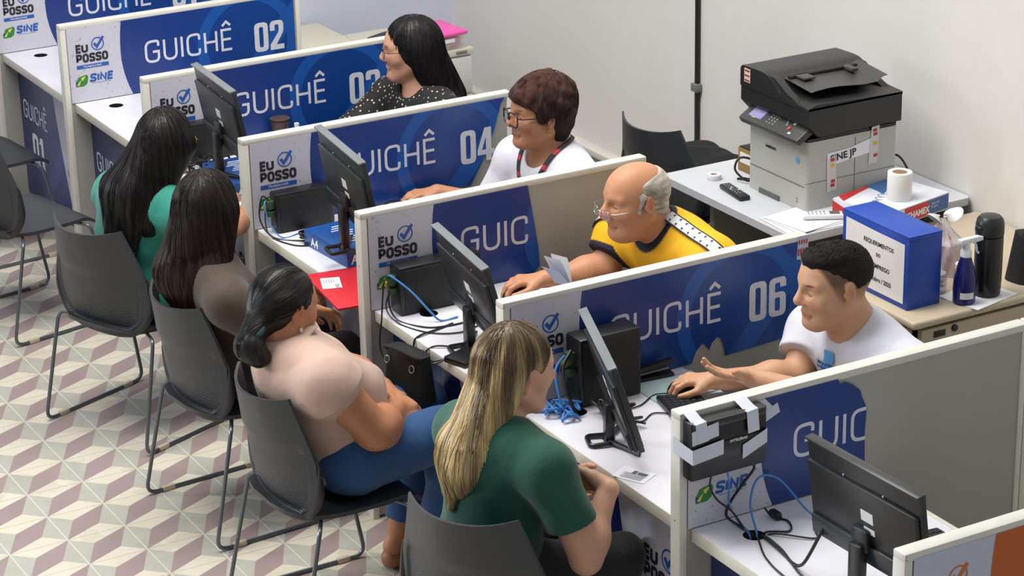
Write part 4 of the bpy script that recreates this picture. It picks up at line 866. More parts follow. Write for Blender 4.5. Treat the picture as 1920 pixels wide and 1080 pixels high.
# handbag on the lap of the woman in beige
root = empty('handbag', (.895, -1.375, .600), R(12), 'black handbag between the woman in beige and the desk', 'bag')
mb = MB(); mb.grid(lambda u, v: (.045*(1-.3*v)*math.copysign(abs(cos(2*pi*u))**.6, cos(2*pi*u)), .10*(1-.15*v)*math.copysign(abs(sin(2*pi*u))**.6, sin(2*pi*u)), .15*v), 40, 10)
mb.grid(lambda u, v: (.0315*(1-v)*math.copysign(abs(cos(2*pi*u))**.6, cos(2*pi*u)), .085*(1-v)*math.copysign(abs(sin(2*pi*u))**.6, sin(2*pi*u)), .15+.012*v), 40, 3); mb.build('bag_body', mat('black_leather', '0b0b0d', .75, bump=.1, bscale=60), root)
MB().tube(catmull([(-.02, -.08, .14), (-.035, -.07, .155), (-.045, 0, .165), (-.035, .07, .155), (-.02, .08, .14)], 7), .006).build('bag_handle', MATS['black_leather'], root)
for s_ in (-1, 1): MB().tube([(-.040+.003*cos(a), s_*.06+.011*sin(a), .115+.011*cos(a)) for a in [i*2*pi/16 for i in range(16)]], .002, closed=True).build('metal_ring', silv, root)
# ================================================================ people: implicit surfaces turned into continuous meshes
A_ = lambda *q: np.array(q if len(q) > 1 else q[0], dtype=float)
def nrm(v): v = A_(v); return v/np.linalg.norm(v)
def pr(f, c, Rr, k=.02, op='u', clip=None): return dict(f=f, c=A_(c), R=Rr, k=k, op=op, clip=clip)
def cone(a, b, ra, rb, k=.02, op='u', clip=None, flat=None):
    a, b = A_(a), A_(b); ba = b-a; L2 = ba@ba+1e-12
    def f(p):
        pa = p-a; h = np.clip(pa@ba/L2, 0, 1); q = pa-h[:, None]*ba
        if flat is not None:
            n, s = flat; q = q+np.outer(q@n*(s-1), n); return (np.sqrt((q*q).sum(1))-(ra+(rb-ra)*h))*(1/max(1, s**.5))
        return np.sqrt((q*q).sum(1))-(ra+(rb-ra)*h)
    return pr(f, (a+b)/2, np.linalg.norm(ba)/2+max(ra, rb), k, op, clip)
def ell(c, r, k=.02, M=None, op='u', clip=None):
    c = A_(c); r = A_(r)
    def f(p):
        q = p-c
        if M is not None: q = q@M          # columns of M = local axes
        a = q/r; k0 = np.sqrt((a*a).sum(1)); b = a/r; k1 = np.sqrt((b*b).sum(1))+1e-9; return k0*(k0-1)/k1
    return pr(f, c, max(r), k, op, clip)
def ev(prims, P, far=.06):
    D = np.full(len(P), far)
    for q in prims:
        dd = P-q['c']; m = (dd*dd).sum(1) < (q['R']+far)**2
        if not m.any(): continue
        X = P[m]; d = q['f'](X)
        if q['clip'] is not None:
            for (pt, n) in (q['clip'] if isinstance(q['clip'], list) else [q['clip']]): d = np.maximum(d, (X-pt)@n)
        k = q['k']; a = D[m]
        if q['op'] == 'u': h = np.maximum(k-np.abs(a-d), 0)/k; D[m] = np.minimum(a, d)-h*h*k*.25
        else: d = -d; h = np.maximum(k-np.abs(a-d), 0)/k; D[m] = np.maximum(a, d)+h*h*k*.25
    return D
def surf(prims, vx, disp=None, focus=(), relax=2):
    """block-sparse sampling and surface nets -> verts, quads"""
    add = [q for q in prims if q['op'] == 'u']
    lo = np.min([q['c']-q['R'] for q in add], 0)-.03; hi = np.max([q['c']+q['R'] for q in add], 0)+.03
    B = 8; AX = []
    for k in range(3):
        a = [lo[k]]
        while a[-1] < hi[k] or len(a) % B:
            h = vx
            for c, hf, fine in focus:
                if abs(a[-1]-c[k]) < (hf[k] if hasattr(hf, '__len__') else hf): h = min(h, fine)
            a.append(a[-1]+h)
        AX.append(np.array(a))
    n = np.array([len(a) for a in AX]); nb = n//B
    G = np.full(n, .06, dtype=np.float32)
    bi = np.stack(np.meshgrid(*[np.arange(k) for k in nb], indexing='ij'), -1).reshape(-1, 3)
    mid = [np.array([(a[i*B]+a[i*B+B-1])/2 for i in range(len(a)//B)]) for a in AX]; bc = np.stack([mid[k][bi[:, k]] for k in range(3)], 1); d = ev(prims, bc, far=.2); rad = vx*B*.87+.03
    Gb = G.reshape(nb[0], B, nb[1], B, nb[2], B); ins = d < -rad
    for b in bi[ins]: Gb[b[0], :, b[1], :, b[2], :] = -.05
    act = bi[np.abs(d) <= rad]
    o = np.stack(np.meshgrid(*[np.arange(B)]*3, indexing='ij'), -1).reshape(-1, 3)
    for s in range(0, len(act), 900):
        blk = act[s:s+900]; I_ = (blk[:, None, :]*B+o[None]).reshape(-1, 3); P = np.stack([AX[k][I_[:, k]] for k in range(3)], 1); v = ev(prims, P)
        if disp is not None:
            m = np.abs(v) < .03; v[m] += disp(P[m])
        v = v.reshape(len(blk), B, B, B)
        for q, b in enumerate(blk): Gb[b[0], :, b[1], :, b[2], :] = v[q]
    S_ = G < 0
    c = S_[:-1, :-1, :-1].astype(np.int8)
    for dx, dy, dz in ((1, 0, 0), (0, 1, 0), (0, 0, 1), (1, 1, 0), (1, 0, 1), (0, 1, 1), (1, 1, 1)):
        c = c+S_[dx:n[0]-1+dx, dy:n[1]-1+dy, dz:n[2]-1+dz]
    ii = np.argwhere((c > 0) & (c < 8)); N = len(ii)
    idx = np.full(c.shape, -1, dtype=np.int32); idx[tuple(ii.T)] = np.arange(N)
    acc = np.zeros((N, 3)); cnt = np.zeros(N)
    cor = [A_(x, y, z) for x in (0, 1) for y in (0, 1) for z in (0, 1)]
    val = {tuple(q): G[ii[:, 0]+int(q[0]), ii[:, 1]+int(q[1]), ii[:, 2]+int(q[2])] for q in cor}
    for q in cor:
        for ax in range(3):
            if q[ax] == 0:
                r = q.copy(); r[ax] = 1; a = val[tuple(q)]; b = val[tuple(r)]; m = (a < 0) != (b < 0)
                t = np.where(m, a/(a-b+1e-12), 0); acc[m] += q+np.outer(t[m], r-q); cnt[m] += 1
    W_ = ii+acc/np.maximum(cnt, 1)[:, None]; Vt = np.stack([np.interp(W_[:, k], np.arange(n[k]), AX[k]) for k in range(3)], 1)
    F = []
    for ax in range(3):
        s0 = [slice(1, -1)]*3; s1 = [slice(1, -1)]*3; s0[ax] = slice(0, -1); s1[ax] = slice(1, None)
        a = S_[tuple(s0)]; b = S_[tuple(s1)]; e = np.argwhere(a != b)
        off = A_(1, 1, 1).astype(int); off[ax] = 0; e2 = e+off; inside = a[tuple(e.T)]
        u, v = [(1, 2), (2, 0), (0, 1)][ax]; U = np.zeros(3, int); U[u] = 1; W = np.zeros(3, int); W[v] = 1
        ok = ((e2-U-W >= 0).all(1)) & ((e2 < np.array(c.shape)).all(1)); e2 = e2[ok]; inside = inside[ok]
        q = np.stack([idx[tuple((e2-U-W).T)], idx[tuple((e2-W).T)], idx[tuple(e2.T)], idx[tuple((e2-U).T)]], 1)
        q = q[(q >= 0).all(1)] if (q < 0).any() else q
        if len(q) == len(inside): q[~inside] = q[~inside][:, ::-1]
        F.append(q)
    F = np.concatenate(F)
    # one relaxing pass
    for _ in range(relax):
        s = np.zeros_like(Vt); k = np.zeros(len(Vt))
        for a, b in ((0, 1), (1, 2), (2, 3), (3, 0)):
            np.add.at(s, F[:, a], Vt[F[:, b]]); np.add.at(k, F[:, a], 1); np.add.at(s, F[:, b], Vt[F[:, a]]); np.add.at(k, F[:, b], 1)
        Vt = Vt*.5+.5*s/np.maximum(k, 1)[:, None]
    return Vt, F
def keep_main(Vt, F):
    """drop stray islands"""
    par = np.arange(len(Vt))
    for _ in range(200):
        old = par.copy(); m = np.minimum.reduce([par[F[:, i]] for i in range(4)])
        for i in range(4): np.minimum.at(par, old[F[:, i]], m); np.minimum.at(par, F[:, i], m)
        for _k in range(3): par = par[par]
        if (par == old).all(): break
    r, ct = np.unique(par[F[:, 0]], return_counts=True); big = r[ct > .12*ct.max()]
    F = F[np.isin(par[F[:, 0]], big)]; used = np.unique(F); mp = np.full(len(Vt), -1); mp[used] = np.arange(len(used))
    return Vt[used], mp[F]
def mesh_np(name, Vt, F, mats, root, Mi, col=None, mi=None, single=True, ring=None):
    if single: Vt, F = keep_main(Vt, F)
    if col is not None: C = col(Vt)
    if mi is not None: MI = mi((Vt[F[:, 0]]+Vt[F[:, 2]])/2)
    Vl = Vt@Mi[:3, :3].T+Mi[:3, 3]
    if ring is not None:       # extra strand tubes: verts, quads, colours
        n0 = len(Vl); Vl = np.concatenate([Vl, ring[0]@Mi[:3, :3].T+Mi[:3, 3]]); F = np.concatenate([F, ring[1]+n0])
        if col is not None: C = np.concatenate([C, ring[2]])
    me = bpy.data.meshes.new(name); me.vertices.add(len(Vl)); me.vertices.foreach_set('co', Vl.astype(np.float32).ravel())
    me.loops.add(len(F)*4); me.loops.foreach_set('vertex_index', F.astype(np.int32).ravel())
    me.polygons.add(len(F)); me.polygons.foreach_set('loop_start', np.arange(0, len(F)*4, 4, dtype=np.int32))
    me.polygons.foreach_set('use_smooth', np.ones(len(F), dtype=bool))
    if mi is not None: me.polygons.foreach_set('material_index', np.concatenate([MI, np.zeros(len(F)-len(MI), int)]).astype(np.int32))
    me.update(calc_edges=True); me.validate()
    if col is not None:
        at = me.color_attributes.new('col', 'FLOAT_COLOR', 'POINT'); at.data.foreach_set('color', np.concatenate([C, np.ones((len(C), 1))], 1).astype(np.float32).ravel())
    return link(name, me, root, mats)
# materials driven by an inherent colour attribute -----------------------------
def colmat(name, rough, base, streak=0, sc=(60, 60, 3), bump=0, bsc=200, sss=0, spec=.5, wr=0):
    if name in MATS: return MATS[name]
    b = NB(name, rough); o_, x, y, z = b.xyz(scale=sc); at = b.n('ShaderNodeAttribute'); at.attribute_name = 'col'
    mx = b.n('ShaderNodeMix'); mx.data_type = 'RGBA'; mx.blend_type = 'MULTIPLY'; mx.inputs[0].default_value = 1; b.l(at.outputs['Color'], mx.inputs[6]); mx.inputs[7].default_value = lin(base)
    c = mx.outputs[2]; n = b.noise(o_, 3, 5, .6)
    if streak: c = b.mix(b.math('MULTIPLY', b.math('SUBTRACT', 1, n), streak), c, (0.0, 0.0, 0.0, 1))
    b.l(c, b.b.inputs['Base Color']); b.b.inputs['Specular IOR Level'].default_value = spec
    if sss: b.b.inputs['Subsurface Weight'].default_value = sss; b.b.inputs['Subsurface Radius'].default_value = (.010, .004, .002); b.b.inputs['Subsurface Scale'].default_value = 1
    if bump: b.bump(b.noise(o_, bsc, 3), bump, .004)
    return b.m
def cloth(name, col, rough=.8, bump=.5, wsc=9, col2=None):
    if name in MATS: return MATS[name]
    b = NB(name, rough); o_, x, y, z = b.xyz(); b.b.inputs['Base Color'].default_value = lin(col)
    n1 = b.noise(o_, wsc, 3, .5); n2 = b.noise(o_, 400, 2)
    if col2: b.l(b.mix(n1, lin(col), lin(col2)), b.b.inputs['Base Color'])
    b.bump(b.math('ADD', n1, b.math('MULTIPLY', n2, .05)), bump, .03); b.b.inputs['Sheen Weight'].default_value = .15
    return b.m
# ---------------------------------------------------------------- anatomy
def head_prims(hp, s=1.):
    """hp(x,y,z) -> world, local axes x face forward, y left, z up, origin mid head; hp.M columns"""
    M = hp.M; q = []
    E = lambda c, r, k=.02, op='u', clip=None: q.append(ell(hp(*c), A_(r)*s, k*s, M, op, clip))
    K = lambda a, b, ra, rb, k=.015, op='u', flat=None: q.append(cone(hp(*a), hp(*b), ra*s, rb*s, k*s, op, None, flat))
    E((-.012, 0, .030), (.098, .075, .086)); E((.020, 0, .020), (.072, .066, .080), .03); E((.030, 0, -.040), (.058, .056, .062), .03)
    jw = hp.o.get('jaw', 1.)
    for t in (-1, 1):
        K((-.010, t*.052*jw, -.045), (.060, t*.020, -.096), .022*jw, .020, .03); K((.066, t*.030, -.022), (.052, t*.046, -.02), .020*hp.o.get('cheek', 1.), .024*hp.o.get('cheek', 1.), .025)
        K((.080, t*.014, .026), (.068, t*.046, .024), .010, .010, .018)
    E((.072, 0, -.094), (.022, .024, .018), .02)
    if hp.o.get('chin2'): E((.028, 0, -.098), (.05, .05, .028), .03)
    nl = hp.o.get('nose', 1.)
    K((.085, 0, .018), (.106*(.95+.05*nl), 0, -.022), .0085, .0120*nl, .014); E((.099, 0, -.027), (.014*nl, .0150*nl, .0105*nl), .009)
    for t in (-1, 1): E((.093, t*.0155*(.6+.4*nl), -.030), (.0105, .0075, .0085), .004); E((.100, t*.008, -.040), (.006, .004, .004), .004, 's')
    for t in (-1, 1): E((.097, t*.031, .005), (.0195, .018, .013), .010, 's')
    K((.082, -.019, -.060), (.082, .019, -.060), .0065, .0065, .006); K((.0885, -.010, -.0585), (.0885, .010, -.0585), .0070, .0070, .006)
    K((.083, -.014, -.0715), (.083, .014, -.0715), .0080, .0080, .006); K((.100, -.003, -.0645), (.096, -.023, -.0685), .0026, .0024, .003, 's'); K((.100, .003, -.0645), (.096, .023, -.0685), .0026, .0024, .003, 's')
    K((.086, 0, -.046), (.090, 0, -.054), .004, .004, .006)
    for t in (-1, 1): E((.082, t*.026, -.070), (.005, .004, .005), .005, 's')
    for t in (-1, 1):
        E((.0700, t*.032, .004), (.0150, .0155, .0135), .004)
        K((.083, t*.021, -.0015), (.079, t*.042, -.0010), .0012, .0012, .003, 's')            # lid mass over the eyeball
        if not hp.o.get('down'): E((.0855, t*.032, .002), (.007, .0115, .0040), .002, 's')
    for t in (-1, 1):
        ca, sa = cos(R(24*t)), sin(R(24*t)); Me = M@np.array([[ca, -sa, 0], [sa, ca, 0], [0, 0, 1]])
        q.append(ell(hp(-.014, t*.079, -.002), A_(.020, .0075, .033)*s, .007*s, Me)); q.append(ell(hp(-.010, t*.087, .003), A_(.012, .0065, .021)*s, .004*s, Me, 's')); q.append(ell(hp(-.006, t*.076, -.030), A_(.009, .006, .011)*s, .006*s, Me)); q.append(ell(hp(.002, t*.078, -.004), A_(.005, .005, .008)*s, .004*s, Me))
    return q
class HP:
    def __init__(s, c, yaw, pitch=0, roll=0, sc=1., **o):
        s.c = A_(c); s.s = sc; s.o = o
        s.M = np.array((Euler((0, 0, R(yaw))).to_matrix() @ Euler((0, R(pitch), 0)).to_matrix() @ Euler((R(roll), 0, 0)).to_matrix()))
    def __call__(s, x, y, z): return s.c+s.M@(A_(x, y, z)*s.s)
    def inv(s, P): return ((P-s.c)@s.M)/s.s
def hand_prims(W, f, n, side, curl=(30, 35, 25), thumb=(35, 20), spread=6, s=1., curls=None):
    """W wrist, f finger direction, n palm normal (out of the palm), side +1 when the thumb lies along f x n"""
    W = A_(W); f = nrm(f); n = A_(n)-f*(A_(n)@f); n = nrm(n); t = np.cross(f, n)*side; q = []; ends = []
    L = [(.080, .031, .070), (.085, .010, .078), (.080, -.011, .072), (.072, -.030, .057)]
    for i, (ml, off, fl) in enumerate(L):
        b = W+f*.012*s+t*off*.45*s; k = W+f*ml*s+t*off*s*.88-n*.002; q.append(cone(b, k, .014*s, .0115*s, .012, flat=(n, 1.15)))
        sp = R(spread*(1.5-i)); d = f*cos(sp)+t*sin(sp); a = 0; c3 = (curls[i] if curls else curl); p = k
        for j, (fr_, r0_, r1_) in enumerate(((.45, .0100, .0088), (.30, .0088, .0080), (.25, .0080, .0068))):
            a += R(c3[j]); dd = d*cos(a)+n*sin(a); e = p+dd*fl*fr_*s; q.append(cone(p, e, r0_*s, r1_*s, .004)); p = e
        ends.append(p)
    q.append(cone(W-f*.01, W+f*.03*s, .022*s, .020*s, .015, flat=(n, 1.2)))
    tb = W+f*.022*s+t*.022*s+n*.004; a = R(thumb[0]); d = nrm(f*cos(a)+t*sin(a)+n*.28); e = tb+d*.042*s; q.append(cone(tb, e, .016*s, .0115*s, .014)); q.append(cone(W+f*.03*s+t*.012*s+n*.006, tb+d*.02, .016*s, .015*s, .012))
    a2 = R(thumb[0]-thumb[1]); d2 = nrm(f*cos(a2)+t*sin(a2)+n*.22); e2 = e+d2*.030*s; q.append(cone(e, e2, .0112*s, .0100*s, .004)); a3 = R(thumb[0]-1.6*thumb[1]); d3 = nrm(f*cos(a3)+t*sin(a3)+n*.15); q.append(cone(e2, e2+d3*.024*s, .0100*s, .0078*s, .004))
    return q
def strands(prims, starts, steps, ds, grav, rad, colf, wob=.35, seed=0, off=.0008, axis=None, stop=None):
    """hair strands creeping down over the surface; returns tube verts/quads/colours"""
    rng = np.random.RandomState(seed); P = starts.copy(); N = len(P); path = [P.copy()]; vel = np.tile(grav, (N, 1)); bias = rng.normal(0, wob, (N, 3))
    def proj(P):
        for _ in range(2):
            e = .002; d = ev(prims, P); g = np.stack([ev(prims, P+e*ax)-ev(prims, P-e*ax) for ax in np.eye(3)], 1); g /= np.linalg.norm(g, axis=1)[:, None]+1e-9
            P = P-g*np.clip(d-off, -.03, .03)[:, None]
        return P, g
    P, g = proj(P); path = [P.copy()]
    for k in range(steps):
        v = grav[None]+bias*.12+rng.normal(0, .05, (N, 3))+(axis(P) if axis is not None else 0); v = v-(v*g).sum(1)[:, None]*g*.9; v /= np.linalg.norm(v, axis=1)[:, None]+1e-9; vel = vel*.5+v*.5
        P = P+vel*ds; P, g = proj(P); path.append(P.copy())
    path = np.stack(path, 1)          # N,steps+1,3
    K = path.shape[1]; T = np.gradient(path, axis=1); T /= np.linalg.norm(T, axis=2, keepdims=True)+1e-9
    a = np.cross(T, A_(.3, .2, .9)); a /= np.linalg.norm(a, axis=2, keepdims=True)+1e-9; b = np.cross(T, a)
    r = rad*(.6+.8*rng.rand(N))[:, None, None]*np.concatenate([np.ones(K-3), [.8, .5, .15]])[None, :, None]
    Vt = np.stack([path+r*(a*cos(t)+b*sin(t)) for t in (0, 2.094, 4.189)], 2).reshape(-1, 3)
    base = (np.arange(N)[:, None]*K+np.arange(K-1)[None])*3; F = np.concatenate([np.stack([base+i, base+(i+1) % 3, base+3+(i+1) % 3, base+3+i], -1).reshape(-1, 4) for i in range(3)])
    C = colf(Vt)*(.75+.6*np.repeat(rng.rand(N), K*3))[:, None]
    return Vt, F, np.clip(C, 0, 1.6)
def person(name_label, root_xy, rz, spec):
    """spec in world coordinates"""
    g = spec; O = M4.Translation((root_xy[0], root_xy[1], 0)) @ M4.Rotation(R(rz), 4, 'Z'); Mi = np.array(O.inverted())
    hp = HP(**g['head']); Pv, C7, sR, sL = [A_(g[k]) for k in ('pelvis', 'c7', 'shR', 'shL')]
    U = nrm(C7-Pv); Lf = nrm(sL-sR); Fw = nrm(np.cross(Lf, U)); Lf = np.cross(U, Fw); MT = np.stack([Fw, Lf, U], 1)
    gw, gd, ga = g.get('gw', 1.), g.get('gd', 1.), g.get('ga', 1.); fem = g.get('fem', 0); H = np.linalg.norm(C7-Pv)
    def torso(o=0.):
        q = [ell(Pv+.01*U, (.125*gd+o, .165*gw+o, .115+o), .05, MT), ell(Pv+H*.33*U+.012*Fw*gd+g.get('belly', 0)*.5*Fw, (.105*gd+g.get('belly', 0)+o, .135*gw+o, .13+o), .05, MT),
             ell(Pv+H*.66*U+.005*Fw, (.108*gd+o, .145*gw+o, .155+o), .05, MT), ell(C7-.06*U+.015*Fw, (.085*gd+o, .13*gw+o, .075+o), .05, MT)]
        for s_, sh in ((-1, sR), (1, sL)):
            q.append(cone(C7+.005*U+s_*.03*Lf, sh+.0*U, .040+o, .052*ga+o, .05)); q.append(cone(C7-.07*U+s_*.05*Lf+.02*Fw, sh-.02*U, .065+o, .055*ga+o, .04))
            if fem: q.append(ell(Pv+H*.60*U+(.085*gd)*Fw+s_*.075*gw*Lf, (.052*fem+o, .062*fem+o, .06*fem+o), .045, MT))
        return q
    def arm(o, a, el, wr, t0=0., t1=1., e0=None):
        return []
    nb = hp(-.028, 0, -.055); nr = g.get('neck', .052)
    neck = [cone(C7+.012*Fw-.01*U, nb, nr*1.12, nr, .03), cone(C7+.035*Fw+.01*U, hp(.015, 0, -.075), nr*.8, nr*.72, .03)]
    body = torso()+neck
    arms = []
    for sd, sh in (('R', sR), ('L', sL)):
        el_, wr = A_(g['el'+sd]), A_(g['wr'+sd]); u_ = nrm(el_-sh)
        body += [cone(sh, el_, .050*ga, .040*ga, .03), cone(el_, wr, .041*ga, .026*min(ga, 1.12), .02), ell(el_+(wr-el_)*.28, (.046*ga,)*3, .03)]
        h = g['hand'+sd]; hs = g.get('hs', 1.)
        body += hand_prims(wr, h[0], h[1], 1 if sd == 'R' else -1, s=hs, **(h[2] if len(h) > 2 else {}))
        arms.append((sd, sh, el_, wr, u_))
    hipR, hipL = Pv-.085*gw*Lf-.01*U, Pv+.085*gw*Lf-.01*U
    legs = []
    for sd, hip in (('R', hipR), ('L', hipL)):
        kn, an = A_(g['kn'+sd]), A_(g['an'+sd]); legs.append((hip, kn, an))
        body += [cone(hip, kn, .080*g.get('gl', 1.), .054*g.get('gl', 1.), .04), cone(kn, an, .052*g.get('gl', 1.), .034, .02), ell(kn+(an-kn)*.28-.012*Fw, (.052*g.get('gl', 1.),)*3, .03)]
        fd = nrm(A_(g.get('footdir', (1, 0, 0)))*1.0+A_(0, 0, 0)); body += [cone(an+fd*(-.02)+A_(0, 0, -.03), an+fd*.10+A_(0, 0, -.048), .032, .024, .02), cone(an+fd*.08+A_(0, 0, -.045), an+fd*.155+A_(0, 0, -.055), .026, .016, .015)]
    body += head_prims(hp, hp.s)
    skin = lin(g['skin'])
    def scol(P):
        q = hp.inv(P); c = np.ones((len(P), 3))
        lip = np.exp(-(((q[:, 0]-.092)/.014)**2+(q[:, 1]/.024)**2+((q[:, 2]+.065)/.0095)**2)**2)*g.get('lip', .8)
        c = c*(1-lip[:, None])+lip[:, None]*A_(.90, .46, .44)
        sl_ = np.exp(-(((q[:, 0]-.09)/.016)**2+(q[:, 1]/.023)**2+((q[:, 2]+.0648+.17*np.abs(q[:, 1]))/.0018)**2)**2)*.6; c = c*(1-sl_[:, None]*A_(.6, .75, .75))
        red = np.exp(-(((q[:, 0]-.10)/.03)**2+(q[:, 1]/.05)**2+((q[:, 2]+.03)/.02)**2))*.16
        ear = np.exp(-(((q[:, 0]+.012)/.022)**2+((np.abs(q[:, 1])-.083)/.012)**2+((q[:, 2]+.004)/.036)**2))*.22
        c *= 1-(red+ear)[:, None]*A_(.1, .9, .9)
        if g.get('stubble'):
            st = np.clip((-.035-q[:, 2])/.03, 0, 1)*np.clip((q[:, 0]+.02)/.03, 0, 1)*(q[:, 2] > -.16)*(1-lip); c = c*(1-st[:, None]*g['stubble'])+st[:, None]*g['stubble']*A_(g.get('stcol', (.35, .38, .42)))
        brow = np.exp(-(((q[:, 0]-.080)/.018)**2+((np.abs(q[:, 1])-.034)/.019)**2+((q[:, 2]-.0265-.10*(np.abs(q[:, 1])-.03))/.0048)**2)**2)*g.get('brow', .8)*(q[:, 0] > .05)
        c = c*(1-brow[:, None])+brow[:, None]*A_(g.get('browcol', (.16, .13, .12)))
        lash = np.exp(-(((q[:, 0]-.086)/.010)**2+((np.abs(q[:, 1])-.032)/.0125)**2+((q[:, 2]-.0010+.004*g['head'].get('down', 0))/.0024)**2)**2)*.85
        c = c*(1-lash[:, None])+lash[:, None]*A_(.12, .10, .10)
        nip = g.get('fade')
        if nip:   # close-cropped hair at the sides
            fz = np.clip((q[:, 2]+.040)/.075, 0, 1)**.8*np.clip((.030+.5*q[:, 2]-q[:, 0])/.012, 0, 1)*(np.abs(q[:, 1]) > .0)*((np.abs(q[:, 1]) < .0775)); fz *= nip
            c = c*(1-fz[:, None])+fz[:, None]*A_(.10, .09, .09)
        return c
    vx = g.get('vx', .0045)
    fc = []
    if g.get('facefine'): fc.append((hp(.02, 0, 0), .135, g['facefine']))
    for sd in g.get('handfine', ''):
        f_ = nrm(g['hand'+sd][0]); fc.append((A_(g['wr'+sd])+f_*.085, np.abs(f_)*.09+.055, .0034))
    Vt, F = surf(body, vx, None, fc, 1 if fc else 2)
    sm_ = colmat('skin_'+g['skin'], .5, g['skin'], 0, (1, 1, 1), .12, 350, .12, .42)
    o = mesh_np('person', Vt, F, sm_, None, Mi, scol); o.matrix_world = O; tag(o, name_label, 'person')
    # eyes
    for t in (-1, 1):
        T = O.inverted() @ (M4.Translation(hp(.0700, t*.032, .0035)) @ M4(np.vstack([np.hstack([hp.M, np.zeros((3, 1))]), [0, 0, 0, 1]]).tolist()) @ M4.Rotation(R(90), 4, 'Y'))
        r = .0125*hp.s; L_ = [(r*sin(a), r*cos(a)) for a in [i*pi/12 for i in range(13)]]
        mb = MB(); mb.lathe(L_[3:], mi=0, T=T, n=16); mb.lathe(L_[:4], mi=1, T=T, n=16); mb.build('eye', [mat('eye_white', 'd8d2cc', .2), mat('iris_brown', '2a1a12', .15)], o)
    # shirt
    top_ = g['shirt']; off = top_.get('off', .010)
    q = torso(off); 
    for c in q: c['clip'] = (Pv+top_.get('hem', .0)*U, -U)
    for sd, sh, el_, wr, u_ in arms:
        t1 = top_.get('sleeve', .55); fl_ = top_.get('flare', 1.12); Lh = np.linalg.norm(el_-sh)
        if t1 <= 1:
            e_ = sh+u_*Lh*(t1+.12); q.append(cone(sh, e_, .052*ga+off, (.045*ga+off)*fl_, .03, clip=(sh+u_*Lh*t1, u_)))
        else:
            q.append(cone(sh, el_, .052*ga+off, .043*ga+off, .03)); v_ = wr-el_; vn = nrm(v_); Lw = np.linalg.norm(v_); q.append(cone(el_, wr, .043*ga+off, .030*ga+off, .02, clip=(el_+vn*Lw*(t1-1), vn)))
    nh = top_.get('hole', (.030, .0, .075)); q.append(cone(C7+nh[0]*Fw+.0*U+nh[1]*U, C7+nh[0]*Fw+.16*U+nh[1]*U, nh[2]*.85, nh[2]*1.15, .006, 's'))
    if top_.get('vneck'): q.append(ell(C7+.10*Fw-.03*U, (.06, top_['vneck'], .07), .006, MT, 's'))
    wa = top_.get('wr', .004); rs = np.random.RandomState(g.get('seed', 1)); ph = rs.rand(12)*6
    def dz_(P):
        L = (P-Pv)@MT; a, b_, c = L[:, 0], L[:, 1], L[:, 2]
        w1 = np.sin(38*c+14*b_+9*a+ph[0]+2.2*np.sin(11*b_+ph[1])+1.5*np.sin(9*a+ph[4])); w2 = np.sin(26*b_-30*c+18*a+ph[2]+2*np.sin(13*c+ph[3]))
        fade_ = np.clip((.34-c)/.15, .30, 1); return wa*(w1*.55+w2*.45)*fade_
    Vt, F = surf(q, top_.get('vx', .006), dz_)
    nm = top_.get('name', 'shirt'); mi = None
    cf_ = (lambda P: top_['colf'](P, C7, MT, arms, hp)) if 'colf' in top_ else None
    so = mesh_np(nm, Vt, F, top_['mat'], o, Mi, cf_, mi)
    if top_.get('extra'): top_['extra'](o, O, Pv, C7, MT, sR, sL, torso, q)
    # trousers
    if g.get('trousers') is not None:
        q = [ell(Pv+.01*U, (.132*gd, .172*gw, .118), .05, MT, clip=(Pv+.10*U, U))]
        for hip, kn, an in legs:
            gl = g.get('gl', 1.); v_ = nrm(an-kn); Lc = np.linalg.norm(an-kn)
            q += [cone(hip, kn, .090*gl, .064*gl, .05), cone(kn, an, .061*gl, .047, .02, clip=(kn+v_*Lc*g.get('cuff', .92), v_)), ell(kn+(an-kn)*.28-.012*Fw, (.058*gl,)*3, .03)]
        def dq(P): L = (P-Pv); return .003*np.sin(40*L[:, 0]+15*L[:, 2]+2*np.sin(20*L[:, 1]))*np.sin(23*L[:, 2]+9*L[:, 1])
        Vt, F = surf(q, .008, dq); mesh_np('trousers', Vt, F, g['trousers'], o, Mi)
    for (hip, kn, an) in legs:
        fd = nrm(A_(g.get('footdir', (1, 0, 0)))); z0 = -an[2]+.004
        if g.get('shoe') is not None:
            lo_ = g.get('lowshoe', 0)
            q = [cone(an+fd*(-.025)+A_(0, 0, z0+.028), an+fd*.10+A_(0, 0, z0+.026), .036, .034, .02), cone(an+fd*.10+A_(0, 0, z0+.026), an+fd*.17+A_(0, 0, z0+.022), .036, .024, .02), ]
            if not lo_: q.append(cone(an+A_(0, 0, -.05), an+A_(0, 0, .0), .045, .042, .03))
            for c in q: c['clip'] = (A_(0, 0, .003), A_(0, 0, -1.))
            Vt, F = surf(q, .007); mesh_np('shoe', Vt, F, g['shoe'], o, Mi)
    # hair
    if g.get('hair'):
        h = g['hair'](hp, C7, MT, Pv); q = h['prims']; seed = g.get('seed', 1)
        Vt, F = surf(q, h.get('vx', .005), h.get('disp')); ring = None
        if h.get('starts') is not None: ring = strands(q, h['starts'], h.get('steps', 24), h.get('ds', .012), A_(h.get('grav', (0, 0, -1))), h.get('rad', .0009), h['col'], h.get('wob', .35), seed, axis=h.get('axis'))
        mesh_np('hair', Vt, F, h['mat'], o, Mi, h['col'], single=h.get('single', True), ring=ring)
    return o, O, hp, MT
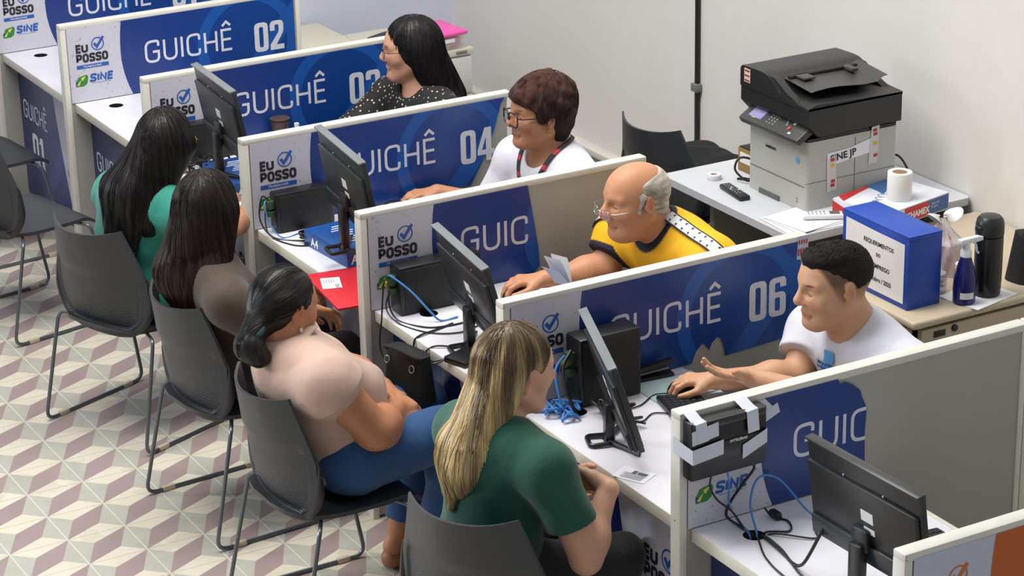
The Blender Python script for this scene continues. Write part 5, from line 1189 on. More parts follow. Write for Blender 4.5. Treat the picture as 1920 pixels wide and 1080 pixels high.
def glasses(o, O, hp, m, w=.026, h=.020, r=.0016, shape=2.6, dx=.104, dz=.002, lens=None, temple=True):
    T = O.inverted() @ M4.Translation(hp.c) @ M4(np.vstack([np.hstack([hp.M*hp.s, np.zeros((3, 1))]), [0, 0, 0, 1]]).tolist())
    gl = empty('eyeglasses'); gl.parent = o; gl.matrix_basis = T
    for t in (-1, 1):
        P = []
        for i in range(32):
            a = 2*pi*i/32; c, s_ = cos(a), sin(a); y_ = w*math.copysign(abs(c)**(2/shape), c); z_ = h*math.copysign(abs(s_)**(2/shape), s_); P.append((dx-.006*abs((t*.033+y_)/.06)**2*1.2, t*.034+y_, dz+z_-.002))
        MB().tube(P, r, n=8, closed=True).build('rim', m, gl)
        if lens: mb = MB(); mb.add(P+[(dx-.002, t*.034, dz-.002)], [(i, (i+1) % 32, 32) for i in range(32)], 0, True); mb.build('lens', lens, gl, recalc=False)
        if temple: MB().tube([(dx-.010, t*.061, dz+.008), (dx-.02, t*.072, dz+.008), (.03, t*.0795, dz+.006), (-.008, t*.082, dz+.004), (-.024, t*.080, -.015)], r*.9, n=8).build('temple', m, gl)
    MB().tube([(dx-.001, -.009, dz+.004), (dx+.003, 0, dz+.007), (dx-.001, .009, dz+.004)], r, n=8).build('bridge', m, gl)
    return gl
# ================================================================ hair styles
def cap(hp, r=(.104, .083, .093), c=(-.016, 0, .036), k=.02, clip=None):
    cl = [(hp(*p), hp.M@nrm(n)) for p, n in clip] if clip else None
    return ell(hp(*c), A_(r)*hp.s, k, hp.M, 'u', cl)
def groove(hp, amp=.0022, fr=36, wav=3., kz=13, seed=0, axis=(-.03, 0)):
    ph = np.random.RandomState(seed).rand(4)*6
    def f(P):
        q = hp.inv(P); a = np.arctan2(q[:, 1]-axis[1], q[:, 0]-axis[0]); z = q[:, 2]
        return amp*(np.sin(a*fr+wav*np.sin(z*kz+ph[0])+2*np.sin(a*5+ph[1]))*.6+.4*np.sin(a*fr*2.3+wav*1.5*np.sin(z*kz*1.4+ph[2])))
    return f
def hcol(hp, base=(1, 1, 1), tip=(1, 1, 1), z0=.0, z1=-.3, streak=.25, fr=30, light=None, seed=0, side=None):
    b_, t_ = A_(base), A_(tip); ph = np.random.RandomState(seed+9).rand(5)*6
    def f(P):
        q = hp.inv(P); a = np.arctan2(q[:, 1], q[:, 0]+.03); z = q[:, 2]; t = np.clip((z0-z)/(z0-z1), 0, 1)
        s = .5+.5*np.sin(a*fr+2.5*np.sin(z*12+ph[0])+3*np.sin(a*4+ph[1])); s2 = .5+.5*np.sin(a*fr*.37+1.5*np.sin(z*7+ph[2])+ph[3])
        c = b_*(1-t[:, None])+t_*t[:, None]; c = c*(1-streak*s[:, None])
        if light is not None: w_ = np.clip(s2*1.7-.75+.8*t, 0, 1)*np.clip((z0+.10-z)/.12, 0.12, 1); w_ = w_*(1-.45*s); c = c*(1-w_[:, None])+A_(light)*w_[:, None]
        return c
    return f
def scalp(hp, n, seed=0, lo=.02, back=None, r=(.104, .083, .093), c=(-.016, 0, .036), amax=None):
    g = np.random.RandomState(seed); d = g.normal(size=(n*4, 3)); d /= np.linalg.norm(d, axis=1)[:, None]; d = d[d[:, 2] > lo]
    if back is not None: d = d[d[:, 0] < back]
    d = d[:n]; return hp.c+(d*A_(r)+A_(c))*hp.s@hp.M.T
def long_hair(locks, face=True, width=1., n=520, amp=.0025, fr=34, col=None, mt=None, r=(.106, .086, .096), rad=.0011, steps=34, ds=.013, seed=0, clipz=None, wob=.4, facec=(.088, 0, -.035), facer=(.072, .070, .108), part=None, earcut=None, wav=3.):
    def f(hp, C7, MT, Pv):
        q = [cap(hp, r)]
        for a, b, r0, r1, fl in locks:
            A = hp(*a) if len(a) == 3 else C7+MT@A_(a[1:]); B_ = C7+MT@A_(b); q.append(cone(A, B_, r0, r1, .035, flat=(MT[:, 0], fl), clip=(C7+MT@A_(0, 0, clipz), A_(0, 0, -1.)) if clipz else None))
        q.append(ell(hp(*facec), A_(facer)*hp.s, .012, hp.M, 'op' if False else 's'))
        if earcut: q.append(ell(hp(*earcut), A_(.03, .03, .05), .01, hp.M, 's'))
        return dict(prims=q, disp=groove(hp, amp, fr, seed=seed, wav=wav), mat=mt, col=col(hp), starts=scalp(hp, n, seed, .0, .55, r), steps=steps, ds=ds, rad=rad, wob=wob, vx=.005)
    return f
H = lambda *a: colmat(*a)
hm_black = colmat('black_hair', .42, '161314', .35, (90, 90, 6), spec=.35); hm_dark = colmat('dark_brown_hair', .48, '2b1e18', .35, (90, 90, 6), spec=.3)
hm_blond = colmat('highlighted_hair', .42, 'cfbb90', .22, (90, 90, 6)); hm_white = colmat('white_hair', .5, 'cfc7ba', .25, (120, 120, 40)); hm_short = colmat('short_brown_hair', .55, '46291f', .5, (60, 60, 30), .5, 60, 0, .35); hm_crop = colmat('cropped_dark_hair', .8, '1f1815', .3, (150, 150, 150), .4, 60, 0, .25)

def c7of(h, fx=-.045, fz=-.165):
    hp = HP(**h); return hp(fx, 0, fz)
dn = (0, 0, -1.)
# ---- the woman in green
h = dict(c=(.700, -2.400, 1.098), yaw=-4, pitch=8, sc=1.02)
person('woman seated in dark green T-shirt with long blonde-streaked hair, seen from behind', (.60, -2.40), 0, dict(
    head=h, pelvis=(.60, -2.40, .545), c7=(.618, -2.405, .955), shR=(.675, -2.595, .892), shL=(.628, -2.215, .875), gw=1.05, gd=1.05, ga=1.05, fem=1., skin='c99a80', lip=.5, seed=3, vx=.0055, facefine=.0034, handfine='R',
    elR=(.760, -2.650, .625), wrR=(.868, -2.590, .782), handR=((-.20, .95, -.02), (-.9, -.15, -.3), dict(curl=(35, 45, 30))), elL=(.78, -2.14, .66), wrL=(.90, -2.36, .70), handL=((.2, -.9, .2), (-1, 0, .2), dict(curl=(40, 40, 30))),
    knR=(.95, -2.53, .53), knL=(.95, -2.30, .53), anR=(.88, -2.52, .085), anL=(.86, -2.30, .085), footdir=(1, 0, 0),
    shirt=dict(mat=cloth('dark_green_cotton', '0c4a3b', .85, .45, 7), sleeve=.62, hem=-.06, off=.014, flare=1.22, wr=.0045, hole=(.026, .0, .078), name='tshirt'),
    trousers=cloth('black_denim', '17181c', .8, .3, 9), shoe=mat('black_shoe', '151517', .5),
    hair=long_hair([((-.055, 0, .0), (-.105, .005, -.10), .078, .060, 1.25), ((-.035, .030, -.02), (-.085, .065, -.09), .058, .045, 1.2), ((-.045, -.035, .0), (-.090, -.030, -.10), .060, .050, 1.2), (('c', -.095, .01, -.06), (-.125, .01, -.205), .062, .018, 1.6), (('c', -.085, .06, -.06), (-.11, .055, -.19), .045, .010, 1.4), (('c', -.08, -.04, -.05), (-.10, -.035, -.16), .040, .010, 1.4)],
        n=620, amp=.0026, fr=30, col=lambda hp: hcol(hp, (.20, .155, .12), (.72, .66, .55), .03, -.24, .45, 26, (1.0, .90, .72), 3), mt=hm_blond, seed=3, rad=.0012, steps=36, ds=.0125, facec=(.090, 0, -.035), facer=(.088, .085, .108), earcut=(.010, -.080, -.02), wob=.55)))
# ---- the woman in beige
h = dict(c=(.455, -1.445, 1.012), yaw=16, pitch=10, sc=1.02)
def pk_hair(hp, C7, MT, Pv):
    q = [cap(hp, (.104, .084, .093), clip=[((.072, 0, .060), (.86, 0, -.50))]), cone(hp(-.085, -.005, -.010), hp(-.122, -.010, -.050), .046, .034, .03), ell(hp(-.135, -.015, -.098), A_(.046, .050, .050), .015, hp.M), ell(hp(-.112, -.030, -.128), A_(.034, .042, .034), .015, hp.M), ell(hp(.0, .082, -.020), A_(.03, .016, .03), .008, hp.M, 's'), ell(hp(.0, -.082, -.020), A_(.03, .016, .03), .008, hp.M, 's'),
         cone(hp(-.05, 0, -.03), hp(-.09, 0, -.055), .055, .03, .03)]
    return dict(prims=q, disp=groove(hp, .0018, 40, seed=5, wav=5), mat=hm_black, col=hcol(hp, (1, 1, 1), (1.1, 1, .95), 0, -.2, .3, 40, None, 5), starts=scalp(hp, 300, 5, -.2, .5), steps=20, ds=.011, rad=.0006, wob=.2, grav=tuple(hp.M@nrm((-.9, 0, -.45))))
o, O, hp, MT = person('woman in pale beige blouse and blue jeans with black hair tied low, arms folded', (.50, -1.52), 0, dict(
    head=h, pelvis=(.595, -1.490, .550), c7=(.430, -1.462, .885), shR=(.478, -1.655, .842), shL=(.515, -1.272, .835), gw=1.22, gd=1.10, ga=1.36, gl=1.22, belly=.05, fem=1.15, neck=.056, skin='b9805f', seed=5, vx=.0055, facefine=.0036, handfine='RL',
    elR=(.618, -1.690, .665), wrR=(.755, -1.560, .655), handR=((.75, .55, -.1), (-.2, .2, -1), dict(curl=(35, 40, 30))), elL=(.745, -1.235, .660), wrL=(.785, -1.410, .665), handL=((.15, -.95, -.12), (-.3, -.1, -1), dict(curl=(30, 35, 30))),
    knR=(.945, -1.600, .560), knL=(.940, -1.370, .560), anR=(.875, -1.500, .10), anL=(.850, -1.330, .10), footdir=(.95, .2, 0), hs=.95,
    shirt=dict(mat=cloth('beige_blouse_fabric', 'c2a394', .75, .35, 6), sleeve=.22, hem=-.085, off=.016, flare=1.38, wr=.007, hole=(.030, .0, .072), name='blouse'),
    trousers=cloth('blue_denim', '1f4f83', .8, .4, 10, '18406f'), cuff=.86, shoe=mat('tan_flat_shoe', '9a6a4c', .5), lowshoe=1, hair=pk_hair))
Oi = O.inverted(); C7p = A_(.430, -1.462, .885); mb = MB()
def coll(u, v):
    a = R(-165+330*u); r_ = .066+.030*v+.004*sin(9*a)*v; q_ = C7p+MT@A_(.030+r_*cos(a)*1.05, r_*sin(a), .052-.020*cos(a)-.018*v*v+.003*sin(7*a)*v); return tuple(Oi @ V(q_))
mb.grid(coll, 48, 6); co = mb.build('collar', MATS['beige_blouse_fabric'], o); md = co.modifiers.new('thickness', 'SOLIDIFY'); md.thickness = .003
T = O.inverted() @ M4.Translation(hp.c) @ M4(np.vstack([np.hstack([hp.M*hp.s, np.zeros((3, 1))]), [0, 0, 0, 1]]).tolist())
MB().tube([(-.122+.001*cos(a), -.012+.034*cos(a), -.046+.03*sin(a)*.4) if False else (-.123+.034*sin(a)*.55, -.012+.036*cos(a), -.050+.020*sin(a)) for a in [i*2*pi/20 for i in range(20)]], .008, closed=True, T=T).build('hair_tie', mat('teal_hair_tie', '16363c', .8), o)
for t in (-1, 1): MB().lathe([(0, 0), (.005, .003), (.006, .008), (.004, .013), (0, .015)], T=T @ M4.Translation((-.004, t*.083, -.055)), n=12).build('earring', mat('silver_pearl', 'd9d6ce', .25, .3), o)
# ---- the woman in brown
h = dict(c=(.540, -.690, 1.082), yaw=28, pitch=6, sc=1.02)
o, O, hp, MT = person('woman in brown blouse with very long dark brown hair, seen from behind', (.56, -.68), 0, dict(
    head=h, pelvis=(.585, -.68, .550), c7=(.490, -.690, .925), shR=(.505, -.875, .835), shL=(.500, -.505, .840), gw=1.08, gd=1.0, ga=1.02, fem=1., skin='b07f62', seed=7, vx=.006,
    elR=(.640, -.950, .690), wrR=(.800, -.860, .735), handR=((.75, .15, -.35), (-.1, -.4, -1), dict(curl=(22, 30, 25))), elL=(.68, -.44, .68), wrL=(.84, -.60, .70), handL=((.7, -.5, 0), (0, 0, -1)),
    knR=(.95, -.78, .53), knL=(.95, -.58, .53), anR=(.90, -.78, .085), anL=(.90, -.58, .085),
    shirt=dict(mat=cloth('brown_blouse_fabric', '463a31', .8, .4, 7), sleeve=.55, hem=-.06, off=.013, flare=1.2, wr=.004, name='blouse'),
    trousers=cloth('black_denim', ''), shoe=mat('tan_flat_shoe', ''), lowshoe=1,
    hair=long_hair([((-.05, 0, .0), (-.085, 0, -.03), .090, .082, 1.2), ((-.02, .050, .0), (-.030, .080, -.03), .064, .060, 1.1), ((-.0, -.050, .0), (.015, -.080, -.03), .062, .056, 1.1), (('c', -.085, .0, -.03), (-.095, .005, -.095), .088, .060, 1.4), (('c', -.03, .080, -.03), (-.055, .085, -.11), .058, .042, 1.2), (('c', .0, -.085, -.03), (-.01, -.125, -.12), .064, .056, 1.2), (('c', -.05, -.05, -.03), (-.08, -.06, -.15), .066, .055, 1.2)],
        n=620, amp=.0030, fr=26, col=lambda hp: hcol(hp, (.62, .6, .6), (1.25, 1.05, .90), .02, -.30, .4, 24, None, 7), mt=hm_dark, seed=7, rad=.0011, steps=30, wob=.6, facec=(.100, .02, -.035), facer=(.070, .062, .105))))
# ---- the woman in teal
h = dict(c=(.718, .105, 1.058), yaw=36, pitch=8, sc=1.02)
o, O, hp, MT = person('woman in teal top with long black hair and thin glasses at window 03', (.60, .17), 0, dict(
    head=h, pelvis=(.590, .180, .550), c7=(.612, .125, .915), shR=(.700, -.050, .842), shL=(.595, .320, .842), gw=1.12, gd=1.1, ga=1.08, fem=1.1, skin='bf8a6c', seed=9, vx=.006,
    elR=(.850, -.090, .775), wrR=(1.035, .075, .785), handR=((.6, .75, 0), (0, 0, -1), dict(curl=(15, 20, 15))), elL=(.75, .38, .68), wrL=(.93, .30, .775), handL=((.9, -.2, 0), (0, 0, -1)),
    knR=(.95, .05, .53), knL=(.95, .27, .53), anR=(.91, .03, .085), anL=(.91, .27, .085),
    shirt=dict(mat=cloth('teal_jersey', '1f8473', .75, .45, 8), sleeve=.60, hem=-.16, off=.016, flare=1.2, wr=.007, name='top'),
    trousers=cloth('black_denim', ''), shoe=mat('tan_flat_shoe', ''), lowshoe=1,
    hair=long_hair([((-.05, 0, .0), (-.075, -.02, -.01), .092, .086, 1.2), ((-.02, .045, .0), (-.050, .055, -.02), .060, .058, 1.1), ((-.0, -.050, .0), (.030, -.070, .02), .062, .056, 1.1), (('c', -.08, -.02, -.01), (-.105, -.070, -.170), .090, .060, 1.4), (('c', -.06, .05, -.02), (-.110, -.005, -.155), .060, .040, 1.3), (('c', -.01, -.080, .0), (-.055, -.130, -.09), .062, .040, 1.2)],
        n=560, amp=.0028, fr=28, col=lambda hp: hcol(hp, (1.3, 1.2, 1.15), (.9, .85, .85), .02, -.3, .4, 24, None, 9), mt=hm_black, seed=9, rad=.0011, steps=32, wob=.6, facec=(.100, .02, -.035), facer=(.070, .062, .105))))
glasses(o, O, hp, mat('gold_wire', 'c9a06a', .3, .8), r=.0012)
# ---- window 03 clerk
h = dict(c=(1.868, .452, 1.140), yaw=153, pitch=2, sc=1.03, down=.3)
def dots(name):
    b = NB(name, .8); o_, x, y, z = b.xyz(); v = b.n('ShaderNodeTexVoronoi'); v.inputs['Scale'].default_value = 55; v.inputs['Randomness'].default_value = .8; b.l(o_, v.inputs['Vector'])
    c = b.mix(b.math('LESS_THAN', v.outputs['Distance'], .22), lin('17171a'), lin('cdbfa8')); b.l(c, b.b.inputs['Base Color']); b.bump(b.noise(o_, 9, 3), .4, .02); return b.m
o, O, hp, MT = person('woman with long black hair, glasses and black dotted blouse at window 03', (2.0, .45), 180, dict(
    head=h, pelvis=(2.00, .45, .54), c7=(1.915, .440, .975), shR=(1.875, .635, .915), shL=(1.905, .235, .915), gw=1.1, gd=1.1, ga=1.15, fem=1.1, skin='c9987e', seed=11, vx=.0055, facefine=.0034, lip=.6,
    elR=(1.72, .66, .80), wrR=(1.52, .56, .79), handR=((-.95, -.2, 0), (0, 0, -1)), elL=(1.72, .22, .80), wrL=(1.53, .30, .79), handL=((-.95, .2, 0), (0, 0, -1)),
    knR=(1.62, .55, .53), knL=(1.62, .35, .53), anR=(1.66, .55, .085), anL=(1.66, .35, .085), footdir=(-1, 0, 0),
    shirt=dict(mat=dots('black_dotted_fabric'), sleeve=1.55, hem=-.06, off=.014, wr=.004, name='blouse', hole=(.03, 0, .07)), trousers=cloth('black_denim', ''), shoe=mat('black_shoe', ''),
    hair=long_hair([((-.05, 0, .0), (-.10, 0, -.06), .085, .080, 1.2), ((-.02, .045, .0), (-.05, .075, -.08), .058, .058, 1.15), ((-.03, -.045, -.0), (-.05, -.07, -.08), .055, .05, 1.15), (('c', -.085, .0, -.06), (-.085, 0, -.22), .074, .050, 1.5), (('c', -.04, .070, -.08), (-.05, .085, -.22), .052, .036, 1.3)],
        n=420, amp=.0018, fr=34, col=lambda hp: hcol(hp, (1, 1, 1), (.9, .85, .85), .02, -.3, .3, 24, None, 11), mt=hm_black, seed=11, rad=.001, steps=36, wob=.25, facer=(.074, .072, .108))))
glasses(o, O, hp, mat('dark_wire', '2a2226', .35), r=.0014)
# ---- window 04 clerk
b = NB('lanyard_print', .6); o_, x, y, z = b.xyz(); s = b.math('FRACT', b.math('MULTIPLY', z, 19)); b.l(b.mix(b.math('LESS_THAN', s, .28), lin('26262a'), lin('c02a3c')), b.b.inputs['Base Color'])
def w4_extra(o, O, Pv, C7, MT, sR, sL, torso, q):
    Oi = O.inverted(); q2 = [c for c in q if c['op'] == 'u']
    for sd in (1, -1):
        P = np.array([C7+MT@A_(*c) for c in ((-.07, sd*.02, .045), (-.045, sd*.060, .05), (.01, sd*.088, .04), (.07, sd*.078, .0), (.12, sd*.055, -.05), (.15, sd*.034, -.11), (.17, sd*.014, -.20))])
        P = np.array([tuple(v) for v in catmull([tuple(v) for v in P], 6)])
        for _ in range(14):
            d = ev(q2, P, .1); e = .003; g_ = np.stack([ev(q2, P+e*ax, .1)-ev(q2, P-e*ax, .1) for ax in np.eye(3)], 1); g_ /= np.linalg.norm(g_, axis=1)[:, None]+1e-9; P = P-g_*np.clip(d-.0075, -.02, .02)[:, None]
        for _ in range(3): P[1:-1] = (P[:-2]+2*P[1:-1]+P[2:])/4
        tdir = np.gradient(P, axis=0); tdir /= np.linalg.norm(tdir, axis=1)[:, None]+1e-9; side = np.cross(g_, tdir); vs = []
        for i in range(len(P)): vs += [Oi @ V(P[i]+side[i]*.0085), Oi @ V(P[i]-side[i]*.0085)]
        mb = MB(); mb.add(vs, [(2*i, 2*i+2, 2*i+3, 2*i+1) for i in range(len(P)-1)], 0, True); lo_ = mb.build('lanyard', MATS['lanyard_print'], o, recalc=False); md = lo_.modifiers.new('thickness', 'SOLIDIFY'); md.thickness = .002
h = dict(c=(1.880, -.503, 1.128), yaw=172, pitch=-1, sc=1.03, down=.5, cheek=1.15, nose=1.1)
def w4_hair(hp, C7, MT, Pv):
    q = [cap(hp, (.118, .097, .102), (-.022, 0, .046), .02, clip=[((.075, 0, .045), (.45, 0, -.9))]), ell(hp(-.055, 0, -.010), A_(.068, .083, .085)*hp.s, .03, hp.M), ell(hp(-.065, 0, -.065), A_(.040, .060, .045)*hp.s, .03, hp.M), ell(hp(.060, .012, .074), A_(.050, .062, .030)*hp.s, .02, hp.M), ell(hp(.008, .080, .018), A_(.034, .014, .040)*hp.s, .015, hp.M), ell(hp(.008, -.080, .018), A_(.034, .014, .040)*hp.s, .015, hp.M), ell(hp(-.008, .088, -.026), A_(.020, .02, .028), .006, hp.M, 's')]
    ph = 1.3
    def d(P):
        a = hp.inv(P)*55; return .0062*np.sin(a[:, 0]+1.6*np.sin(a[:, 2]*.8))*np.sin(a[:, 1]*1.1+1.2*np.sin(a[:, 0]*.7))*np.sin(a[:, 2]*1.2+ph)+.0016*np.sin(a[:, 0]*3.1+a[:, 2]*1.5)
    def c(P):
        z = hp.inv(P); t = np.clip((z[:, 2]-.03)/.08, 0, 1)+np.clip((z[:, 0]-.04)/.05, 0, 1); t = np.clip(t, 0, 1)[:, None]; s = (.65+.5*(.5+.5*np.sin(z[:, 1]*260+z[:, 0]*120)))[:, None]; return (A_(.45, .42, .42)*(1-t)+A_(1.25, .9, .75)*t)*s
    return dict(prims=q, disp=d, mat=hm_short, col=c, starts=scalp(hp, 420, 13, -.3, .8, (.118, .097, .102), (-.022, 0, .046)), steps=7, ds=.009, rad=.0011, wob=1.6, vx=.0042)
o, O, hp, MT = person('woman with short brown hair, dark glasses and white blouse at window 04', (2.0, -.5), 180, dict(
    head=h, pelvis=(2.03, -.50, .52), c7=(1.945, -.500, .975), shR=(1.905, -.300, .905), shL=(1.945, -.705, .905), gw=1.12, gd=1.15, ga=1.15, fem=1.1, neck=.057, skin='b3805f', seed=13, vx=.0055, facefine=.0027, handfine='R', lip=.6,
    elR=(1.82, -.245, .715), wrR=(1.640, -.165, .782), handR=((-.93, .15, .02), (0, 0, -1), dict(curl=(18, 25, 20))), elL=(1.78, -.74, .78), wrL=(1.60, -.66, .785), handL=((-.95, .15, 0), (0, 0, -1)),
    knR=(1.64, -.40, .53), knL=(1.64, -.60, .53), anR=(1.66, -.40, .085), anL=(1.66, -.60, .085), footdir=(-1, 0, 0),
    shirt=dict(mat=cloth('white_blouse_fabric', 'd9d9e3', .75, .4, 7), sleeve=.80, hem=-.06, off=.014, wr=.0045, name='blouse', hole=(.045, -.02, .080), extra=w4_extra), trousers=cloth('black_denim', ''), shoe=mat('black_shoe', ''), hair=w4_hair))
glasses(o, O, hp, mat('dark_purple_frame', '221a2c', .3), w=.029, h=.023, r=.0026, dx=.112, dz=-.002, shape=4)
T = O.inverted() @ M4.Translation(hp.c) @ M4(np.vstack([np.hstack([hp.M*hp.s, np.zeros((3, 1))]), [0, 0, 0, 1]]).tolist())
for t in (-1, 1): MB().tube([(-.004+.006*cos(a), t*.084, -.048+.010*sin(a)) for a in [i*2*pi/14 for i in range(14)]], .0018, closed=True, T=T).build('earring', mat('gold', 'd0a858', .3, .8), o)
# ---- window 05 clerk
h = dict(c=(1.700, -1.415, 1.104), yaw=174, pitch=4, sc=1.03, down=.6, nose=1.4, chin2=1, jaw=1.05)
def m5_hair(hp, C7, MT, Pv):
    cl = [((.0, 0, .068), (.28, 0, 1)), ((.026, 0, .0), (1, 0, .10)), ((-.02, 0, -.062), (.25, 0, -1))]
    q = [cap(hp, (.1045, .0795, .0870), (-.017, 0, .026), clip=cl)]; q[0]['k'] = .01
    for t in (-1, 1): q.append(ell(hp(-.006, t*.084, -.008), A_(.018, .012, .030)*hp.s, .006, hp.M, 's')); q.append(cone(hp(.004, t*.0755, .030), hp(.022, t*.0690, -.022), .0085, .006, .008))
    q.append(ell(hp(-.075, 0, -.035), A_(.030, .055, .030)*hp.s, .02, hp.M))
    def d(P): a = hp.inv(P)*90; return .0016*np.sin(a[:, 0]+1.5*np.sin(a[:, 2]))*np.sin(a[:, 2]*1.3+a[:, 1])
    return dict(prims=q, disp=d, mat=hm_white, col=lambda P: np.ones((len(P), 3))*(.85+.15*np.sin(hp.inv(P)[:, 2:3]*300)), starts=hp.c+(np.stack([-.02+.05*np.random.RandomState(2).rand(520)-.06*np.random.RandomState(3).rand(520), .085*np.sign(np.random.RandomState(4).rand(520)-.5), .062-.09*np.random.RandomState(5).rand(520)], 1)*hp.s)@hp.M.T, steps=5, ds=.007, rad=.0006, wob=.9, vx=.0036, single=False, grav=tuple(hp.M@nrm((-.8, 0, -.6))))
nvy = cloth('navy_trim', '171a2e', .8, .3, 9); yel_ = colmat('yellow_jersey', .75, 'ffffff', 0, (1, 1, 1), .35, 9)
def m5_reg(P, C7, MT, arms, hp):
    Q = (P-C7)@MT; rr = np.sqrt((Q[:, 0]-.03)**2+(Q[:, 1])**2); w_ = np.clip((.088-rr)/.004, 0, 1)*np.clip((Q[:, 2]+.08)/.01, 0, 1)
    for sd, sh, el_, wr, u_ in arms:
        Lh = np.linalg.norm(el_-sh); t = (P-sh)@u_; w_ = np.maximum(w_, np.clip((t-(Lh*.60-.022))/.004, 0, 1)*(np.linalg.norm(P-sh-np.outer(t, u_), axis=1) < .09))
    return A_(lin('f0b414')[:3])*(1-w_[:, None])+A_(lin('171a2e')[:3])*w_[:, None]
def m5_extra(o, O, Pv, C7, MT, sR, sL, torso, q):
    # tape along the shoulder line with dark leaf marks
    Oi = O.inverted()
    for sd, sh in ((1, sL), (-1, sR)):
        P = np.linspace(C7+MT@A_(.015, sd*.085, .03), sh+MT@A_(.012, sd*.075, -.05), 26)+MT@A_(.0, 0, .09)
        for _ in range(12):
            d = ev(q, P); e = .003; g_ = np.stack([ev(q, P+e*ax)-ev(q, P-e*ax) for ax in np.eye(3)], 1); g_ /= np.linalg.norm(g_, axis=1)[:, None]+1e-9; P = P-g_*np.clip(d-.0055, -.02, .02)[:, None]
        n = g_; tdir = np.gradient(P, axis=0); tdir /= np.linalg.norm(tdir, axis=1)[:, None]; side = np.cross(n, tdir)
        mb = MB()
        for wd, up_, m_ in ((.046, .0, 1), (.036, .0012, 0)):
            vs = []; 
            for i in range(len(P)): vs += [Oi @ V(P[i]+side[i]*wd/2+n[i]*up_), Oi @ V(P[i]-side[i]*wd/2+n[i]*up_)]
            mb.add(vs, [(2*i, 2*i+2, 2*i+3, 2*i+1) for i in range(len(P)-1)], m_, True)
        for i in range(2, len(P)-2, 3):
            for s_ in (-1, 1):
                c = P[i]+side[i]*s_*.0085+n[i]*.0022
                vs = [Oi @ V(c+side[i]*s_*a+tdir[i]*b_) for a, b_ in ((0, -.005), (.006, -.003), (.0075, .005), (.003, .001), (-.002, .003))]; mb.add(vs, [(0, 1, 2, 3, 4)], 2)
        mb.build('shoulder_tape', [mat('white_tape_cloth', 'd9d9d9', .7), nvy, mat('navy_mark', '2b3046', .7)], o, recalc=False)
o, O, hp, MT = person('older man with white hair, glasses and yellow jersey reaching for his mouse', (1.95, -1.42), 180, dict(
    head=h, pelvis=(2.05, -1.43, .53), c7=(1.815, -1.412, .992), shR=(1.775, -1.205, .905), shL=(1.865, -1.610, .925), gw=1.18, gd=1.15, ga=1.2, belly=.03, neck=.056, skin='c28a68', lip=.45, stubble=.35, stcol=(.95, .92, .92), brow=.45, browcol=(.45, .38, .34), seed=15, vx=.0055, facefine=.0027, handfine='R',
    elR=(1.700, -1.225, .805), wrR=(1.500, -1.170, .795), handR=((-.90, .32, .0), (.05, 0, -1), dict(curl=(24, 34, 22), thumb=(40, 25))), elL=(1.74, -1.68, .78), wrL=(1.56, -1.62, .79), handL=((-.95, .25, 0), (0, 0, -1)), hs=1.05,
    knR=(1.66, -1.30, .54), knL=(1.66, -1.54, .54), anR=(1.68, -1.30, .085), anL=(1.68, -1.54, .085), footdir=(-1, 0, 0),
    shirt=dict(mat=yel_, vx=.0048, sleeve=.60, hem=-.06, off=.015, flare=1.18, wr=.0055, name='jersey', hole=(.030, .0, .068), colf=m5_reg, extra=m5_extra), trousers=cloth('black_denim', ''), shoe=mat('black_shoe', ''), hair=m5_hair))
glasses(o, O, hp, mat('thin_silver_wire', '9aa4ac', .25, .9), w=.025, h=.017, r=.0011, dx=.122, dz=-.014, lens=mat('spectacle_lens', 'c8dcf0', .05, alpha=.14))
# ---- window 06 clerk
h = dict(c=(1.777, -2.362, 1.102), yaw=168, pitch=4, sc=1.06, down=1, nose=1.1, jaw=1.06, cheek=1.05)
def m6_hair(hp, C7, MT, Pv):
    cl = [((.078, 0, .064), (.74, 0, -.67)), ((-.05, 0, .004), (-.15, 0, -1.))]; q = [cap(hp, (.1020, .0775, .0860), (-.014, 0, .038), clip=cl), ell(hp(.018, 0, .092), A_(.070, .060, .026)*hp.s, .02, hp.M, 'u', [(hp(*p_), hp.M@nrm(n_)) for p_, n_ in cl[:1]])]
    def d(P): a = hp.inv(P)*120; return .0012*np.sin(a[:, 0]+1.5*np.sin(a[:, 2]))*np.sin(a[:, 1]*1.3+a[:, 0])
    return dict(prims=q, disp=d, mat=hm_crop, col=lambda P: np.ones((len(P), 3)), starts=scalp(hp, 700, 17, .45, .75), steps=3, ds=.004, rad=.0006, wob=1.2, vx=.0042, grav=tuple(hp.M@nrm((.6, .3, -.1))))
def m6_extra(o, O, Pv, C7, MT, sR, sL, torso, q):
    Oi = O.inverted(); P0 = C7+MT@A_(.10, -.035, -.085); nx, ny = 14, 18; cols = [mat('logo_sky', '4f9ad6', .6), mat('logo_navy2', '24417e', .6), mat('logo_gold', 'e0b52a', .6)]
    def patch(poly, mi):
        pass
    def on_shirt(u, v):
        P = (P0+MT@A_(.06, u, v))[None]; 
        for _ in range(14):
            d = ev(q, P, .1); e = .003; g_ = np.stack([ev(q, P+e*ax, .1)-ev(q, P-e*ax, .1) for ax in np.eye(3)], 1); g_ /= np.linalg.norm(g_, axis=1)[:, None]+1e-9; P = P-MT[:, 0][None]*np.clip(d-.0062, -.02, .02)[:, None]
        return Oi @ V(P[0])
    for mi, rects in ((0, ((.005, .035, .045, .070), (-.015, .0, .035, .030), (.0, -.035, .03, -.008))), (1, ((-.03, .022, .04, .032), (-.035, .008, .03, .014), (-.03, -.01, .045, -.004), (-.025, -.05, .04, -.04), (-.035, -.075, .03, -.062))), (2, ((.040, -.012, .058, .024),))):
        for (a, b_, c, d) in rects:
            mb = MB(); mb.grid(lambda u, v: on_shirt(a+(c-a)*u+.006*sin(v*3), b_+(d-b_)*v), 5, 4); mb.build('shirt_print', cols[mi], o, recalc=False)
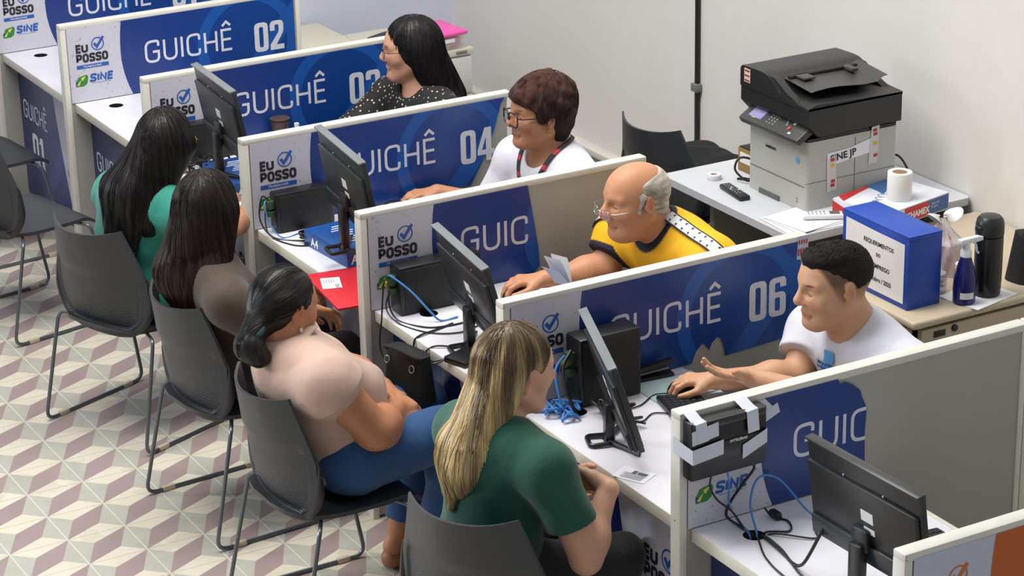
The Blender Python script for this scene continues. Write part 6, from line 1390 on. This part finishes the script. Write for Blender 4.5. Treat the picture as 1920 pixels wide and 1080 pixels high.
o, O, hp, MT = person('young man with cropped dark hair and white printed T-shirt gesturing palm up', (2.0, -2.36), 180, dict(
    head=h, pelvis=(2.02, -2.37, .53), c7=(1.868, -2.365, .958), shR=(1.855, -2.165, .880), shL=(1.905, -2.570, .880), gw=1.12, gd=1.1, ga=1.12, neck=.062, skin='c79877', lip=.6, brow=1., fade=.85, stubble=.12, seed=17, vx=.0055, facefine=.0026, handfine='RL',
    elR=(1.745, -2.235, .775), wrR=(1.505, -2.155, .792), handR=((-.86, .50, .02), (.05, 0, -1), dict(curl=(26, 38, 24), thumb=(42, 22), spread=8)), elL=(1.745, -2.540, .790), wrL=(1.545, -2.290, .838), handL=((-.86, .44, .22), (.16, .12, 1.), dict(curls=[(8, 12, 8), (16, 16, 10), (8, 10, 8), (3, 8, 8)], thumb=(48, -10), spread=10)),
    knR=(1.64, -2.25, .54), knL=(1.64, -2.50, .54), anR=(1.66, -2.25, .085), anL=(1.66, -2.50, .085), footdir=(-1, 0, 0),
    shirt=dict(mat=cloth('white_tshirt_cotton', 'd6d7e3', .8, .4, 7), sleeve=.58, hem=-.06, off=.015, flare=1.25, wr=.005, name='tshirt', hole=(.030, .0, .074), extra=m6_extra), trousers=cloth('black_denim', ''), shoe=mat('black_shoe', ''), hair=m6_hair))
# swivel chairs carrying the clerks
for i, (x, y, lb) in enumerate(((2.04, .45, 'dark office chair under the woman in dotted blouse'), (2.07, -.50, 'dark office chair under the woman with lanyard'), (2.09, -1.43, 'dark office chair under the man in yellow jersey'), (2.06, -2.37, 'dark office chair under the man in white T-shirt'))):
    root = empty('office_chair', (x, y, 0), R(180), lb, 'office chair', 'dark swivel chairs of the clerks')
    MB().box((0, 0, .415), (.42, .44, .06), 0, .025).build('seat', navc, root); MB().tube([(0, 0, .07), (0, 0, .39)], .025, n=12).build('gas_column', blkp, root)
    MB().box((-.265, 0, .60), (.025, .36, .26), 0, .010).build('backrest', navc, root); MB().box((-.255, 0, .45), (.03, .06, .14), 0, .005).build('back_stem', blkp, root)
    for k in range(5):
        a = 2*pi*k/5; lg = MB().tube([(0, 0, .09), (.25*cos(a), .25*sin(a), .07)], [.022, .014], n=8).build('base_arm', blkp, root); MB().tube([(.25*cos(a), .25*sin(a)-.015, .026), (.25*cos(a), .25*sin(a)+.015, .026)], .025, n=14).build('caster', blkp, lg)
